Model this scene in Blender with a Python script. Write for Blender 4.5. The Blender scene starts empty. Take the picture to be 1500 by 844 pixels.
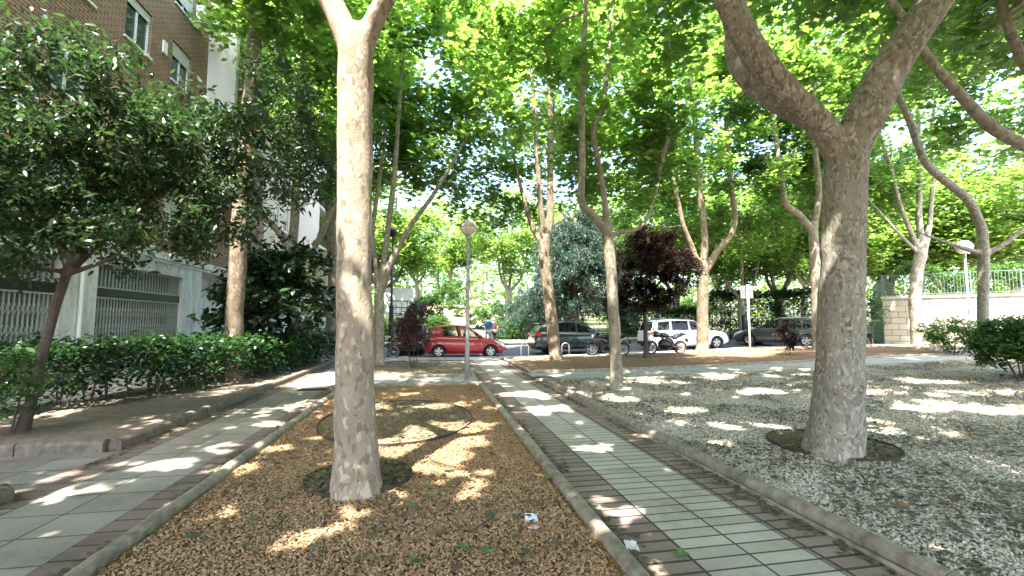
import bpy, bmesh, math, random
import numpy as np
from mathutils import Vector, noise as mnoise
rng = np.random.default_rng(7); random.seed(7)
S = bpy.context.scene; COL = S.collection; PI = math.pi

# ---------------------------------------------------------------- camera, sky, sun, exposure
CAM_H = 1.5; FPX = 650.0; YAW = math.radians(10.25); PITCH = math.atan(.08)
cam = bpy.data.cameras.new('camera'); co = bpy.data.objects.new('camera', cam); COL.objects.link(co)
cam.lens = 36*FPX/1500; cam.sensor_width = 36; cam.clip_start = .05; cam.clip_end = 2000
co.location = (0, 0, CAM_H); co.rotation_euler = (PI/2+PITCH, 0, -YAW); S.camera = co
SUN_EL = math.radians(60); SUN_AZ = math.atan2(-.42, -.91)      # azimuth: x = sin, y = cos
W = bpy.data.worlds.new('World'); S.world = W; W.use_nodes = True
nt = W.node_tree; bgn = nt.nodes['Background']
sky = nt.nodes.new('ShaderNodeTexSky'); sky.sky_type = 'NISHITA'; sky.sun_disc = False
sky.sun_elevation = SUN_EL; sky.sun_rotation = SUN_AZ; sky.dust_density = 3.0; sky.ozone_density = .6; sky.air_density = .9
nt.links.new(sky.outputs[0], bgn.inputs[0]); bgn.inputs[1].default_value = .15
sl = bpy.data.lights.new('sun', 'SUN'); so = bpy.data.objects.new('sun', sl); COL.objects.link(so)
sl.energy = 3.6; sl.angle = math.radians(.53); sl.color = (1, .95, .87)
sdir = Vector((math.sin(SUN_AZ)*math.cos(SUN_EL), math.cos(SUN_AZ)*math.cos(SUN_EL), math.sin(SUN_EL)))
so.rotation_euler = sdir.to_track_quat('Z', 'Y').to_euler(); so.location = (-8, -20, 40)
S.view_settings.view_transform = 'Standard'; S.view_settings.look = 'None'
S.view_settings.exposure = 3.2; S.view_settings.gamma = 1
S.render.engine = 'CYCLES'
try:
    S.cycles.use_denoising = True; S.cycles.max_bounces = 8; S.cycles.diffuse_bounces = 6
    S.cycles.transmission_bounces = 6; S.cycles.sample_clamp_indirect = 6
    S.cycles.caustics_reflective = False; S.cycles.caustics_refractive = False
except Exception: pass

# ---------------------------------------------------------------- projection helpers (pixel of the 1500 px photo + distance -> place)
Fv = np.array([math.sin(YAW)*math.cos(PITCH), math.cos(YAW)*math.cos(PITCH), math.sin(PITCH)])
Rv = np.array([math.cos(YAW), -math.sin(YAW), 0.]); Uv = np.cross(Rv, Fv)
C0 = np.array([0, 0, CAM_H])
def P(x, y, D): return C0 + D*(Fv + Rv*(x-750)/FPX - Uv*(y-422)/FPX)
def hz(x, y):
    x = np.asarray(x, float); y = np.asarray(y, float)
    h = .0014*(np.clip(x, 1, 15)-1)**2 + .16*(1-np.exp(-np.clip(x-15, 0, 99)/5))
    h = h + .03*np.clip(y-20, 0, 8)
    k = .035 + .10*np.exp(-((x-2)/7.)**2)
    return h + k*np.clip(y-30, 0, 30) + .02*np.clip(y-60, 0, 500)
def G(x, y, dz=0):
    r = P(x, y, 1)-C0; t = (-CAM_H+.0)/r[2]
    for _ in range(12):
        q = C0+r*t; t = t*.4+.6*(float(hz(q[0], q[1]))+dz-CAM_H)/r[2]
    return C0+r*t

# ---------------------------------------------------------------- mesh helpers
class MB:
    def __init__(s): s.V = []; s.F = []; s.n = 0
    def add(s, V, F, m=0):
        V = np.asarray(V, float).reshape(-1, 3); F = np.asarray(F, int)
        s.V.append(V); s.F.append((F+s.n, m)); s.n += len(V); return s
    def build(s, name, mats, parent=None, loc=(0, 0, 0), smooth=False):
        me = bpy.data.meshes.new(name)
        V = np.concatenate(s.V); me.vertices.add(len(V)); me.vertices.foreach_set('co', V.astype(np.float32).ravel())
        li = np.concatenate([f.ravel() for f, m in s.F]); lt = np.concatenate([np.full(len(f), f.shape[1]) for f, m in s.F])
        mi = np.concatenate([np.full(len(f), m) for f, m in s.F])
        me.loops.add(len(li)); me.loops.foreach_set('vertex_index', li.astype(np.int32))
        me.polygons.add(len(lt)); ls = np.concatenate([[0], np.cumsum(lt)[:-1]])
        me.polygons.foreach_set('loop_start', ls.astype(np.int32)); me.polygons.foreach_set('material_index', mi.astype(np.int32))
        me.polygons.foreach_set('use_smooth', np.full(len(lt), bool(smooth)))
        for m in (mats if isinstance(mats, (list, tuple)) else [mats]): me.materials.append(m)
        me.update(calc_edges=True); me.validate()
        o = bpy.data.objects.new(name, me); COL.objects.link(o)
        if parent is not None: o.parent = parent
        o.location = loc
        return o
    # shapes
    def box(s, x0, x1, y0, y1, z0, z1, m=0):
        V = [(x, y, z) for z in (z0, z1) for y in (y0, y1) for x in (x0, x1)]
        return s.add(V, [(0, 2, 3, 1), (4, 5, 7, 6), (0, 1, 5, 4), (1, 3, 7, 5), (3, 2, 6, 7), (2, 0, 4, 6)], m)
    def quad(s, a, b, c, d, m=0): return s.add([a, b, c, d], [(0, 1, 2, 3)], m)
    def grid(s, A, m=0, flip=False):       # A (i,j,3)
        i, j = A.shape[:2]; id = np.arange(i*j).reshape(i, j)
        F = np.stack([id[:-1, :-1], id[1:, :-1], id[1:, 1:], id[:-1, 1:]], -1).reshape(-1, 4)
        return s.add(A, F[:, ::-1] if flip else F, m)
    def tube(s, pts, rad, n=8, m=0, cap=True, wob=0, seed=0):
        pts = np.asarray(pts, float); k = len(pts); rad = np.broadcast_to(np.asarray(rad, float), (k,))
        T = np.gradient(pts, axis=0); T /= np.linalg.norm(T, axis=1)[:, None]+1e-9
        ref = np.array([1., 0, 0]) if abs(T[0, 0]) < .9 else np.array([0, 1., 0])
        A = np.zeros((k, n, 3)); th = np.arange(n)*2*PI/n
        for i in range(k):
            a = ref-T[i]*(ref@T[i]); a /= np.linalg.norm(a)+1e-9; b = np.cross(T[i], a); ref = a
            r = np.full(n, rad[i])
            if wob:
                for q in range(n):
                    v = Vector((math.cos(th[q])*1.3+seed, math.sin(th[q])*1.3, i*.35))
                    r[q] *= 1+wob*mnoise.noise(v)
            A[i] = pts[i]+r[:, None]*(np.cos(th)[:, None]*a+np.sin(th)[:, None]*b)
        id = np.arange(k*n).reshape(k, n); nx = np.roll(id, -1, 1)
        F = np.stack([id[:-1], nx[:-1], nx[1:], id[1:]], -1).reshape(-1, 4)
        s.add(A, F, m)
        if cap:
            s.F.append((np.array([id[-1]])+s.n-k*n, m)); s.F.append((np.array([id[0][::-1]])+s.n-k*n, m))
        return s
    def lathe(s, prof, n=24, c=(0, 0, 0), axis='z', m=0):
        pr = np.array(prof, float); th = np.arange(n)*2*PI/n
        A = np.zeros((len(pr), n, 3)); A[..., 0] = pr[:, :1]*np.cos(th); A[..., 1] = pr[:, :1]*np.sin(th); A[..., 2] = pr[:, 1:]
        if axis == 'y': A = A[..., [0, 2, 1]]*np.array([1, 1, -1])
        if axis == 'x': A = A[..., [2, 1, 0]]*np.array([1, 1, -1])
        id = np.arange(len(pr)*n).reshape(len(pr), n); nx = np.roll(id, -1, 1)
        F = np.stack([id[:-1], nx[:-1], nx[1:], id[1:]], -1).reshape(-1, 4)
        return s.add(A+np.array(c), F, m)
    def prism(s, poly, y0, y1, m=0):      # polygon in (x,z), extruded along y
        n = len(poly); V = [(x, y0, z) for x, z in poly]+[(x, y1, z) for x, z in poly]
        b = s.n; s.add(V, [(i, (i+1) % n, (i+1) % n+n, i+n) for i in range(n)], m)
        s.F.append((np.array([list(range(n))[::-1]])+b, m)); s.F.append((np.array([list(range(n, 2*n))])+b, m)); return s

def tag(o, label=None, cat=None, group=None, kind=None):
    if label: o['label'] = label
    if cat: o['category'] = cat
    if group: o['group'] = group
    if kind: o['kind'] = kind
    return o
def thing(name, label, cat, loc=(0, 0, 0), rz=0, group=None):
    o = bpy.data.objects.new(name, None); o.empty_display_size = .2; COL.objects.link(o)
    o.location = loc; o.rotation_euler = (0, 0, rz); return tag(o, label, cat, group)
def dup(root, loc, rz=0, label=None, scale=None, group=None):
    def cp(o, par):
        c = o.copy(); COL.objects.link(c)
        if par is not None: c.parent = par
        for ch in kids(o): cp(ch, c)
        return c
    r = cp(root, None); r.location = loc; r.rotation_euler = (0, 0, rz)
    if label: r['label'] = label
    if group: r['group'] = group
    if scale: r.scale = scale if hasattr(scale, '__len__') else (scale,)*3
    return r
def kids(o): return [c for c in COL.objects if c.parent == o]
def bevel(o, w=.01, seg=2):
    b = o.modifiers.new('bevel', 'BEVEL'); b.width = w; b.segments = seg; b.limit_method = 'ANGLE'; return o
def subsurf(o, l=1):
    b = o.modifiers.new('sub', 'SUBSURF'); b.levels = l; b.render_levels = l; return o

# ---------------------------------------------------------------- materials
def M_math(n, l, op, a, b=None, c=None):
    k = n.new('ShaderNodeMath'); k.operation = op
    for i, v in enumerate((a, b, c)):
        if v is None: continue
        if isinstance(v, bpy.types.NodeSocket): l.new(v, k.inputs[i])
        else: k.inputs[i].default_value = v
    return k.outputs[0]
def newmat(name):
    m = bpy.data.materials.new(name); m.use_nodes = True
    return m, m.node_tree.nodes, m.node_tree.links, m.node_tree.nodes['Principled BSDF']
def sock(links, node, inp, v):
    if hasattr(v, 'is_output') or isinstance(v, bpy.types.NodeSocket): links.new(v, node.inputs[inp])
    else: node.inputs[inp].default_value = v
def N(nodes, links, t, out=0, **kw):
    n = nodes.new(t)
    for k, v in kw.items():
        if k.startswith('_'): sock(links, n, int(k[1:]) if k[1:].isdigit() else k[1:].replace('_', ' '), v)
        else: setattr(n, k, v)
    return n.outputs[out]
def mixc(nodes, links, f, a, b, bt='MIX'):
    n = nodes.new('ShaderNodeMix'); n.data_type = 'RGBA'; n.blend_type = bt
    for i, v in ((0, f), (6, a), (7, b)):
        if isinstance(v, bpy.types.NodeSocket): links.new(v, n.inputs[i])
        elif i: n.inputs[i].default_value = (*v, 1)
        else: n.inputs[i].default_value = v
    return n.outputs[2]
def ramp(nodes, links, f, stops, interp='LINEAR'):
    n = nodes.new('ShaderNodeValToRGB'); n.color_ramp.interpolation = interp; e = n.color_ramp.elements
    while len(e) < len(stops): e.new(.5)
    for i, (p, c) in enumerate(stops):
        e[i].position = p; e[i].color = (*c, 1) if hasattr(c, '__len__') else (c, c, c, 1)
    links.new(f, n.inputs[0]); return n.outputs[0]
def objco(nodes, links, sc=(1, 1, 1), rot=(0, 0, 0)):
    c = nodes.new('ShaderNodeTexCoord'); mp = nodes.new('ShaderNodeMapping'); links.new(c.outputs['Object'], mp.inputs[0])
    mp.inputs['Scale'].default_value = sc; mp.inputs['Rotation'].default_value = rot; return mp.outputs[0]
def bump(nodes, links, bs, h, strength=.5, dist=.01):
    b = nodes.new('ShaderNodeBump'); b.inputs['Strength'].default_value = strength; b.inputs['Distance'].default_value = dist
    links.new(h, b.inputs['Height']); links.new(b.outputs[0], bs.inputs['Normal'])
def plain(name, c, rough=.6, metal=0, var=.15, scale=6, coat=0, bumpd=0):
    m, n, l, b = newmat(name); v = objco(n, l)
    t = N(n, l, 'ShaderNodeTexNoise', 0, _Vector=v, _Scale=scale, _Detail=6.0, _Roughness=.65)
    c = np.array(c); lo = tuple(np.clip(c*(1-var), 0, 1)); hi = tuple(np.clip(c*(1+var), 0, 1))
    l.new(ramp(n, l, t, [(.3, lo), (.7, hi)]), b.inputs['Base Color'])
    b.inputs['Roughness'].default_value = rough; b.inputs['Metallic'].default_value = metal
    if coat: b.inputs['Coat Weight'].default_value = coat; b.inputs['Coat Roughness'].default_value = .04
    if bumpd: bump(n, l, b, t, .6, bumpd)
    return m
def leafmat(name, cols, trans, tw=.45, rough=.45, spec=.4):
    m, n, l, b = newmat(name)
    g = n.new('ShaderNodeNewGeometry')
    c = ramp(n, l, g.outputs['Random Per Island'], [(i/(len(cols)-1), k) for i, k in enumerate(cols)])
    big = N(n, l, 'ShaderNodeTexNoise', 0, _Vector=objco(n, l), _Scale=.8, _Detail=2.0)
    c = mixc(n, l, .5, c, ramp(n, l, big, [(.35, (.55, .6, .55)), (.65, (1, 1, .9))]), 'MULTIPLY')
    l.new(c, b.inputs['Base Color']); b.inputs['Roughness'].default_value = rough; b.inputs['Specular IOR Level'].default_value = spec
    tr = n.new('ShaderNodeBsdfTranslucent')
    t = mixc(n, l, 1.0, c, tuple(trans), 'MULTIPLY'); l.new(t, tr.inputs[0])
    mx = n.new('ShaderNodeMixShader'); mx.inputs[0].default_value = tw
    l.new(b.outputs[0], mx.inputs[1]); l.new(tr.outputs[0], mx.inputs[2])
    l.new(mx.outputs[0], n['Material Output'].inputs[0]); return m
M = {}
M['plane_leaf'] = leafmat('plane_leaf', [(.055, .115, .034), (.08, .15, .042), (.12, .185, .05), (.06, .125, .036)], (3.3, 3.15, 1.8), .6, .4, .5)
M['far_leaf'] = leafmat('far_leaf', [(.07, .13, .03), (.10, .17, .04), (.14, .21, .06), (.08, .15, .03)], (3.0, 2.9, 2.0), .55)
M['laurel'] = leafmat('laurel', [(.013, .04, .014), (.02, .06, .018), (.034, .083, .025)], (2.5, 2.6, 1.2), .25, .3, .55)
M['privet'] = leafmat('privet', [(.022, .05, .022), (.032, .068, .028), (.048, .088, .036)], (2.2, 2.3, 1.3), .3, .42, .5)
M['magnolia'] = leafmat('magnolia', [(.012, .034, .014), (.02, .05, .018), (.03, .055, .025)], (1.8, 2, 1.2), .15, .3, .5)
M['bushleaf'] = leafmat('bushleaf', [(.03, .075, .02), (.05, .11, .028), (.07, .14, .04)], (2.4, 2.5, 1.2), .35)
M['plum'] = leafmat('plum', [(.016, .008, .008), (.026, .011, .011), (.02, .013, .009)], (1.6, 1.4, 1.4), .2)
M['plumlit'] = leafmat('plumlit', [(.07, .03, .035), (.11, .05, .06), (.09, .05, .05)], (2, 1.7, 1.7), .3, .35, .6)  # lighter, pinker copy of the plum leaf: sunlight put into the colour
M['cedar'] = leafmat('cedar', [(.025, .055, .04), (.035, .075, .055), (.05, .095, .07)], (1.5, 1.7, 1.5), .3)

def bark(name, cols, sc=7, bumpd=.012):
    m, n, l, b = newmat(name); v = objco(n, l, (1, 1, .55))
    d = N(n, l, 'ShaderNodeTexNoise', 1, _Vector=v, _Scale=5.0, _Detail=3.0)
    vm = n.new('ShaderNodeVectorMath'); vm.operation = 'MULTIPLY_ADD'; l.new(d, vm.inputs[0]); vm.inputs[1].default_value = (.2,)*3; l.new(v, vm.inputs[2])
    vo = n.new('ShaderNodeTexVoronoi'); l.new(vm.outputs[0], vo.inputs['Vector']); vo.inputs['Scale'].default_value = sc
    c = ramp(n, l, N(n, l, 'ShaderNodeSeparateColor', 0, _0=vo.outputs['Color']), [(0, cols[0]), (.32, cols[1]), (.56, cols[2]), (.76, cols[3]), (.93, cols[4])], 'CONSTANT')
    nz = N(n, l, 'ShaderNodeTexNoise', 0, _Vector=vm.outputs[0], _Scale=3.0, _Detail=8.0, _Roughness=.7)
    base = ramp(n, l, nz, [(.3, cols[1]), (.55, cols[0]), (.75, cols[2])])
    big = N(n, l, 'ShaderNodeTexNoise', 0, _Vector=v, _Scale=1.7, _Detail=3.0)
    c2 = mixc(n, l, ramp(n, l, big, [(.38, .15), (.62, .8)]), base, c)
    v2 = n.new('ShaderNodeTexVoronoi'); l.new(vm.outputs[0], v2.inputs['Vector']); v2.inputs['Scale'].default_value = sc*2.1
    rnd = N(n, l, 'ShaderNodeSeparateColor', 0, _0=v2.outputs['Color'])
    c2 = mixc(n, l, M_math(n, l, 'MULTIPLY', M_math(n, l, 'GREATER_THAN', rnd, .90), .7), c2, cols[4]); c2 = mixc(n, l, M_math(n, l, 'MULTIPLY', M_math(n, l, 'LESS_THAN', rnd, .12), .6), c2, tuple(np.array(cols[3])*.62))
    hgt = N(n, l, 'ShaderNodeSeparateXYZ', 2, _0=objco(n, l))
    fine = N(n, l, 'ShaderNodeTexNoise', 0, _Vector=v, _Scale=45.0, _Detail=6.0, _Roughness=.75)
    c3 = mixc(n, l, .55, c2, ramp(n, l, fine, [(.3, (.55, .52, .5)), (.7, (1.1, 1.1, 1.1))]), 'MULTIPLY')
    l.new(c3, b.inputs['Base Color']); b.inputs['Roughness'].default_value = .85; b.inputs['Specular IOR Level'].default_value = .2
    hsum = n.new('ShaderNodeMath'); hsum.operation = 'MULTIPLY_ADD'; l.new(N(n, l, 'ShaderNodeSeparateColor', 1, _0=vo.outputs['Color']), hsum.inputs[0]); hsum.inputs[1].default_value = .5; l.new(fine, hsum.inputs[2])
    bump(n, l, b, hsum.outputs[0], .8, bumpd); return m
M['bark'] = bark('plane_bark', [(.33, .275, .21), (.27, .22, .165), (.38, .325, .245), (.23, .185, .13), (.53, .47, .355)], 15)
M['bark_mid'] = bark('plane_bark_mid', [(.20, .16, .115), (.16, .125, .088), (.23, .19, .135), (.145, .115, .08), (.34, .295, .21)], 15)
M['bark_grey'] = bark('plane_bark_grey', [(.29, .27, .22), (.22, .19, .155), (.33, .31, .25), (.17, .14, .11), (.48, .45, .38)], 21)
M['bark_pale'] = bark('plane_bark_pale', [(.27, .235, .185), (.22, .18, .135), (.31, .275, .215), (.20, .17, .13), (.40, .36, .29)], 11)
M['bark_dark'] = plain('dark_bark', (.075, .055, .042), .9, var=.4, scale=14, bumpd=.02)
M['bark_red'] = plain('reddish_bark', (.17, .10, .075), .9, var=.35, scale=14, bumpd=.02)

# ---------------------------------------------------------------- ground materials
def paving(name, lanes, rows_main, main, border, mort=(.07, .062, .05), line=.017, off=0., bw=.4, brow=.135, stain=.35, pale=None):
    """lanes: (x0,x1) range of the border-free middle; rows in Y"""
    m, n, l, b = newmat(name); v = objco(n, l)
    x0, x1 = lanes
    mp = N(n, l, 'ShaderNodeVectorMath', 0, operation='SUBTRACT', _0=v, _1=(x0, 0, 0))
    def br(w, r, c1, c2, o=0., ms=line):
        k = n.new('ShaderNodeTexBrick'); k.offset = o; k.squash = 1; l.new(mp, k.inputs['Vector'])
        k.inputs['Color1'].default_value = (*c1, 1); k.inputs['Color2'].default_value = (*c2, 1); k.inputs['Mortar'].default_value = (*mort, 1)
        k.inputs['Scale'].default_value = 1; k.inputs['Mortar Size'].default_value = ms/2; k.inputs['Mortar Smooth'].default_value = .15; k.inputs['Bias'].default_value = 0
        k.inputs['Brick Width'].default_value = w; k.inputs['Row Height'].default_value = r; return k
    A = br(bw, rows_main, main[0], main[1], off); B = br(.42, brow, border[0], border[1], 0., line*1.5)
    sx = N(n, l, 'ShaderNodeSeparateXYZ', 0, _0=v)
    inside = M_math(n, l, 'MULTIPLY', M_math(n, l, 'GREATER_THAN', sx, x0), M_math(n, l, 'LESS_THAN', sx, x1))
    col = mixc(n, l, inside, B.outputs[0], A.outputs[0])
    nz = N(n, l, 'ShaderNodeTexNoise', 0, _Vector=v, _Scale=1.6, _Detail=8.0, _Roughness=.7)
    col = mixc(n, l, stain*2, col, ramp(n, l, nz, [(.32, (.45, .42, .38)), (.48, (.85, .84, .82)), (.68, (1.08, 1.08, 1.08))]), 'MULTIPLY')
    fn = N(n, l, 'ShaderNodeTexNoise', 0, _Vector=v, _Scale=60.0, _Detail=4.0)
    col = mixc(n, l, .5, col, ramp(n, l, fn, [(.3, (.7, .7, .7)), (.7, (1.1, 1.1, 1.1))]), 'MULTIPLY')
    # dirt and crumbs along the edges
    l.new(col, b.inputs['Base Color']); b.inputs['Roughness'].default_value = .8; b.inputs['Specular IOR Level'].default_value = .3
    mixh = n.new('ShaderNodeMix'); l.new(inside, mixh.inputs[0]); l.new(B.outputs[1], mixh.inputs[2]); l.new(A.outputs[1], mixh.inputs[3])
    hh = M_math(n, l, 'MULTIPLY_ADD', mixh.outputs[0], -1., M_math(n, l, 'MULTIPLY', fn, .25))
    bump(n, l, b, hh, .7, .012); return m
M['path_c'] = paving('central_path', (1.66, 2.46), .135, ((.42, .38, .32), (.53, .485, .41)), ((.25, .185, .16), (.34, .25, .215)), bw=.4)
M['path_l'] = paving('left_path', (-3.3, -2.36), .42, ((.27, .245, .205), (.34, .31, .26)), ((.20, .15, .13), (.24, .18, .155)), bw=.47, brow=.2, line=.014, off=.0)
M['path_x'] = paving('cross_path', (-60, 80), .42, ((.40, .385, .36), (.46, .44, .41)), ((.4, .3, .2), (.4, .3, .2)), bw=.6, line=.012)

def gravelmat(name, cols, sc=38, dark=None, spots=None, bd=.02):
    m, n, l, b = newmat(name); v = objco(n, l)
    vo = n.new('ShaderNodeTexVoronoi'); l.new(v, vo.inputs['Vector']); vo.inputs['Scale'].default_value = sc
    c = ramp(n, l, N(n, l, 'ShaderNodeSeparateColor', 0, _0=vo.outputs['Color']), [(i/(len(cols)-1), k) for i, k in enumerate(cols)])
    c = mixc(n, l, ramp(n, l, vo.outputs['Distance'], [(.35, 0), (.75, .85)]), c, tuple(np.array(cols[0])*.35))
    if dark:
        nz = N(n, l, 'ShaderNodeTexNoise', 0, _Vector=v, _Scale=dark[1], _Detail=9.0, _Roughness=.72)
        c = mixc(n, l, ramp(n, l, nz, [(dark[2], 0), (dark[2]+.12, dark[3])]), c, dark[0])
    l.new(c, b.inputs['Base Color']); b.inputs['Roughness'].default_value = .95; b.inputs['Specular IOR Level'].default_value = .15
    h = M_math(n, l, 'MULTIPLY', vo.outputs['Distance'], -1.); bump(n, l, b, h, 1., bd); return m
M['gravel_o'] = gravelmat('orange_gravel', [(.28, .165, .075), (.35, .215, .11), (.42, .275, .15), (.22, .125, .06)], 42, dark=((.12, .085, .05), 1.3, .56, .7))
M['gravel_w'] = gravelmat('white_gravel', [(.38, .325, .25), (.48, .425, .335), (.57, .515, .415), (.31, .265, .20)], 36, dark=((.12, .105, .07), .9, .5, .85))
M['mulch'] = gravelmat('brown_mulch', [(.20, .125, .075), (.28, .175, .105), (.34, .23, .14)], 24, dark=((.36, .29, .21), .6, .55, .6))
M['soil'] = plain('soil', (.17, .135, .10), .95, var=.4, scale=9, bumpd=.03)
M['litter_soil'] = gravelmat('littered_soil', [(.25, .205, .15), (.33, .275, .2), (.40, .34, .25)], 30, dark=((.10, .085, .05), 2.2, .5, .8))
def grassy():
    m, n, l, b = newmat('rough_grass'); v = objco(n, l)
    nz = N(n, l, 'ShaderNodeTexNoise', 0, _Vector=v, _Scale=.6, _Detail=9.0, _Roughness=.7); f = N(n, l, 'ShaderNodeTexNoise', 0, _Vector=v, _Scale=14.0, _Detail=6.0)
    c = ramp(n, l, nz, [(.38, (.07, .10, .03)), (.52, (.13, .14, .055)), (.66, (.30, .25, .17))]); l.new(mixc(n, l, .6, c, ramp(n, l, f, [(.3, (.6, .6, .6)), (.7, (1.15, 1.15, 1.1))]), 'MULTIPLY'), b.inputs['Base Color']); b.inputs['Roughness'].default_value = .95; bump(n, l, b, f, .8, .04); return m
M['grass'] = grassy()
M['sand'] = plain('dry_ground', (.42, .36, .27), .95, var=.3, scale=2, bumpd=.02)
M['asphalt'] = plain('asphalt', (.10, .10, .105), .9, var=.25, scale=25, bumpd=.006)
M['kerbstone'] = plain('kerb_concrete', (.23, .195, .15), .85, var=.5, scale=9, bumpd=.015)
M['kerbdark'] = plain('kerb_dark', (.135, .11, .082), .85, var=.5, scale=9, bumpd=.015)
M['brown_soil'] = gravelmat('brown_soil', [(.22, .155, .09), (.29, .205, .125), (.34, .25, .16)], 30, dark=((.10, .08, .045), 2.2, .52, .8))
M['kerbgrey'] = plain('kerb_grey', (.36, .35, .33), .85, var=.2, scale=7, bumpd=.006)

# ---------------------------------------------------------------- setting sheets
def sheet(name, x0, x1, y0, y1, mat, dz=0., step=.5, rough=0.):
    nx = max(2, int(abs(x1-x0)/step)+1); ny = max(2, int(abs(y1-y0)/step)+1)
    X, Y = np.meshgrid(np.linspace(x0, x1, nx), np.linspace(y0, y1, ny), indexing='ij')
    Z = hz(X, Y)+dz
    if rough:
        for i in range(nx):
            for j in range(ny):
                Z[i, j] += rough*mnoise.noise(Vector((X[i, j]*1.1, Y[i, j]*1.1, 3.1)))
    o = MB().grid(np.stack([X, Y, Z], -1)).build(name, mat, smooth=True)
    return tag(o, kind='structure')
sheet('ground', -150, 220, -60, 19.4, M['soil'], -.16, 1.)
sheet('hill', -150, 220, 28.0, 400, M['grass'], -.02, 2.5)
sheet('path', -.6, 4.6, 30.3, 75, M['sand'], .03, 1.)
sheet('road', -150, 220, 20.3, 28.2, M['asphalt'], -.12, 1.)
sheet('pavement', -40, 60, 18.6, 20.17, M['path_x'], .0, .5)
sheet('pavement', -40, 60, 28.33, 30.3, M['path_x'], .1, .5)
sheet('path', -3.62, -2.02, -3, 18.6, M['path_l'], 0)
M['path_l2'] = paving('left_corner_paving', (-60, 80), .42, ((.20, .185, .16), (.26, .24, .205)), ((.2, .2, .2), (.2, .2, .2)), bw=.47, line=.014)
sheet('path', -9.5, -3.62, -3, 6.1, M['path_l2'], -.004)
sheet('path', 1.25, 2.86, -3, 18.6, M['path_c'], 0)
sheet('path', -2.02, 1.25, 11.05, 12.75, M['path_x'], 0)
sheet('path', 2.86, 40, 11.45, 13.25, M['path_x'], 0)
sheet('path', 19.6, 40, 13.25, 18.6, M['path_x'], -.003)
sheet('pavement', -8.6, -6.35, 6.1, 30, M['path_x'], .0)
sheet('orange_gravel_bed', -1.98, 1.16, -3, 10.98, M['gravel_o'], .02, .1, .02)
sheet('white_gravel_bed', 2.97, 40, -3, 11.4, M['gravel_w'], .025, .2, .025)
sheet('soil_bed', -1.98, 1.16, 12.82, 17.6, M['litter_soil'], .05, .2, .04)
sheet('mulch_bed', 3.05, 19.5, 13.32, 18.45, M['mulch'], .05, .2, .05)
sheet('soil_bed', -6.3, -3.75, 6.2, 18.6, M['soil'], .05, .15, .05)
sheet('soil_bed', -9, -3.62, -3, 4.62, M['litter_soil'], .05, .2, .04)

def kerb(pts, w=.11, h=.085, mat='kerbstone', seg=1.0, base=-.1):
    """kerb stones in a row: rounded top, small joints"""
    mb = MB(); th = np.linspace(0, PI, 7)
    prof = [(w/2, base)]+[(w/2*math.cos(t), h-.04+.04*math.sin(t)) for t in th]+[(-w/2, base)]
    prof = np.array(prof)
    for a, b in zip(pts[:-1], pts[1:]):
        a = np.array(a, float); b = np.array(b, float); L = np.linalg.norm(b-a); d = (b-a)/L; nrm = np.array([-d[1], d[0]])
        k = max(1, round(L/seg)); jit = 0
        for i in range(k):
            s0 = L*i/k+.004; s1 = L*(i+1)/k-.004; A = []; jx = random.uniform(-.006, .006); jz = random.uniform(-.006, .006)
            for s_ in np.linspace(s0, s1, 3):
                c = a+d*s_; z = float(hz(*c))+jz
                A.append([(c[0]+nrm[0]*(q[0]+jx), c[1]+nrm[1]*(q[0]+jx), z+q[1]) for q in prof])
            A = np.array(A); mb.grid(A, flip=True)
            for e, fl in ((A[0], 1), (A[-1], 0)):
                f = list(range(len(prof)));
                mb.add(e, [f if fl else f[::-1]])
    return tag(mb.build('kerb', M[mat], smooth=False), kind='structure')
kerb([(-2.0, -3), (-2.0, 11.02)]); kerb([(1.2, -3), (1.2, 11.02)]); kerb([(-1.93, 11.0), (1.13, 11.0)])
kerb([(2.92, -3), (2.92, 11.42)], .12, .09); kerb([(3.0, 11.42), (40, 11.42)], .11, .06)
kerb([(2.82, -3), (2.82, 11.3)], .05, .02, base=-.05)
kerb([(-2.0, 12.8), (1.13, 12.8)]); kerb([(1.2, 12.75), (1.2, 17.6)]); kerb([(-2.0, 12.9), (-2.0, 17.6)])
kerb([(3.06, 13.3), (19.5, 13.3)], .1, .08); kerb([(3.0, 13.25), (3.0, 18.5)], .1, .08); kerb([(3.06, 18.5), (19.5, 18.5)], .1, .07); kerb([(19.56, 13.25), (19.56, 18.5)], .1, .08)
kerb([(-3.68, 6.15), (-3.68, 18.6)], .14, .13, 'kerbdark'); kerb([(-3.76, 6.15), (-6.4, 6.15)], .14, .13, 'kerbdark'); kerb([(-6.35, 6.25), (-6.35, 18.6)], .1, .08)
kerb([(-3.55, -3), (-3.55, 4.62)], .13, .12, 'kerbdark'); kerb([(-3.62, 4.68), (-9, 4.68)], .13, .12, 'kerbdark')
kerb([(-40, 20.24), (60, 20.24)], .14, .0, 'kerbgrey', base=-.2); kerb([(-40, 28.26), (60, 28.26)], .14, .1, 'kerbgrey', base=-.2)
kerb([(20.6, 15.2), (30, 15.2)], .12, .1); kerb([(20.6, 15.3), (20.6, 18.4)], .12, .1)
sheet('soil_bed', 20.7, 30, 15.28, 18.4, M['litter_soil'], .06, .3, .04)
# parking line paint on the road
mb = MB()
for x in np.arange(-20, 40, 5.6):
    A = np.array([[(x+i*.1, y, float(hz(x, y))-.115) for y in np.linspace(20.4, 22.6, 4)] for i in range(2)]); mb.grid(A)
tag(mb.build('road_marking', plain('road_paint', (.7, .7, .68), .7)), kind='structure')

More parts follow.
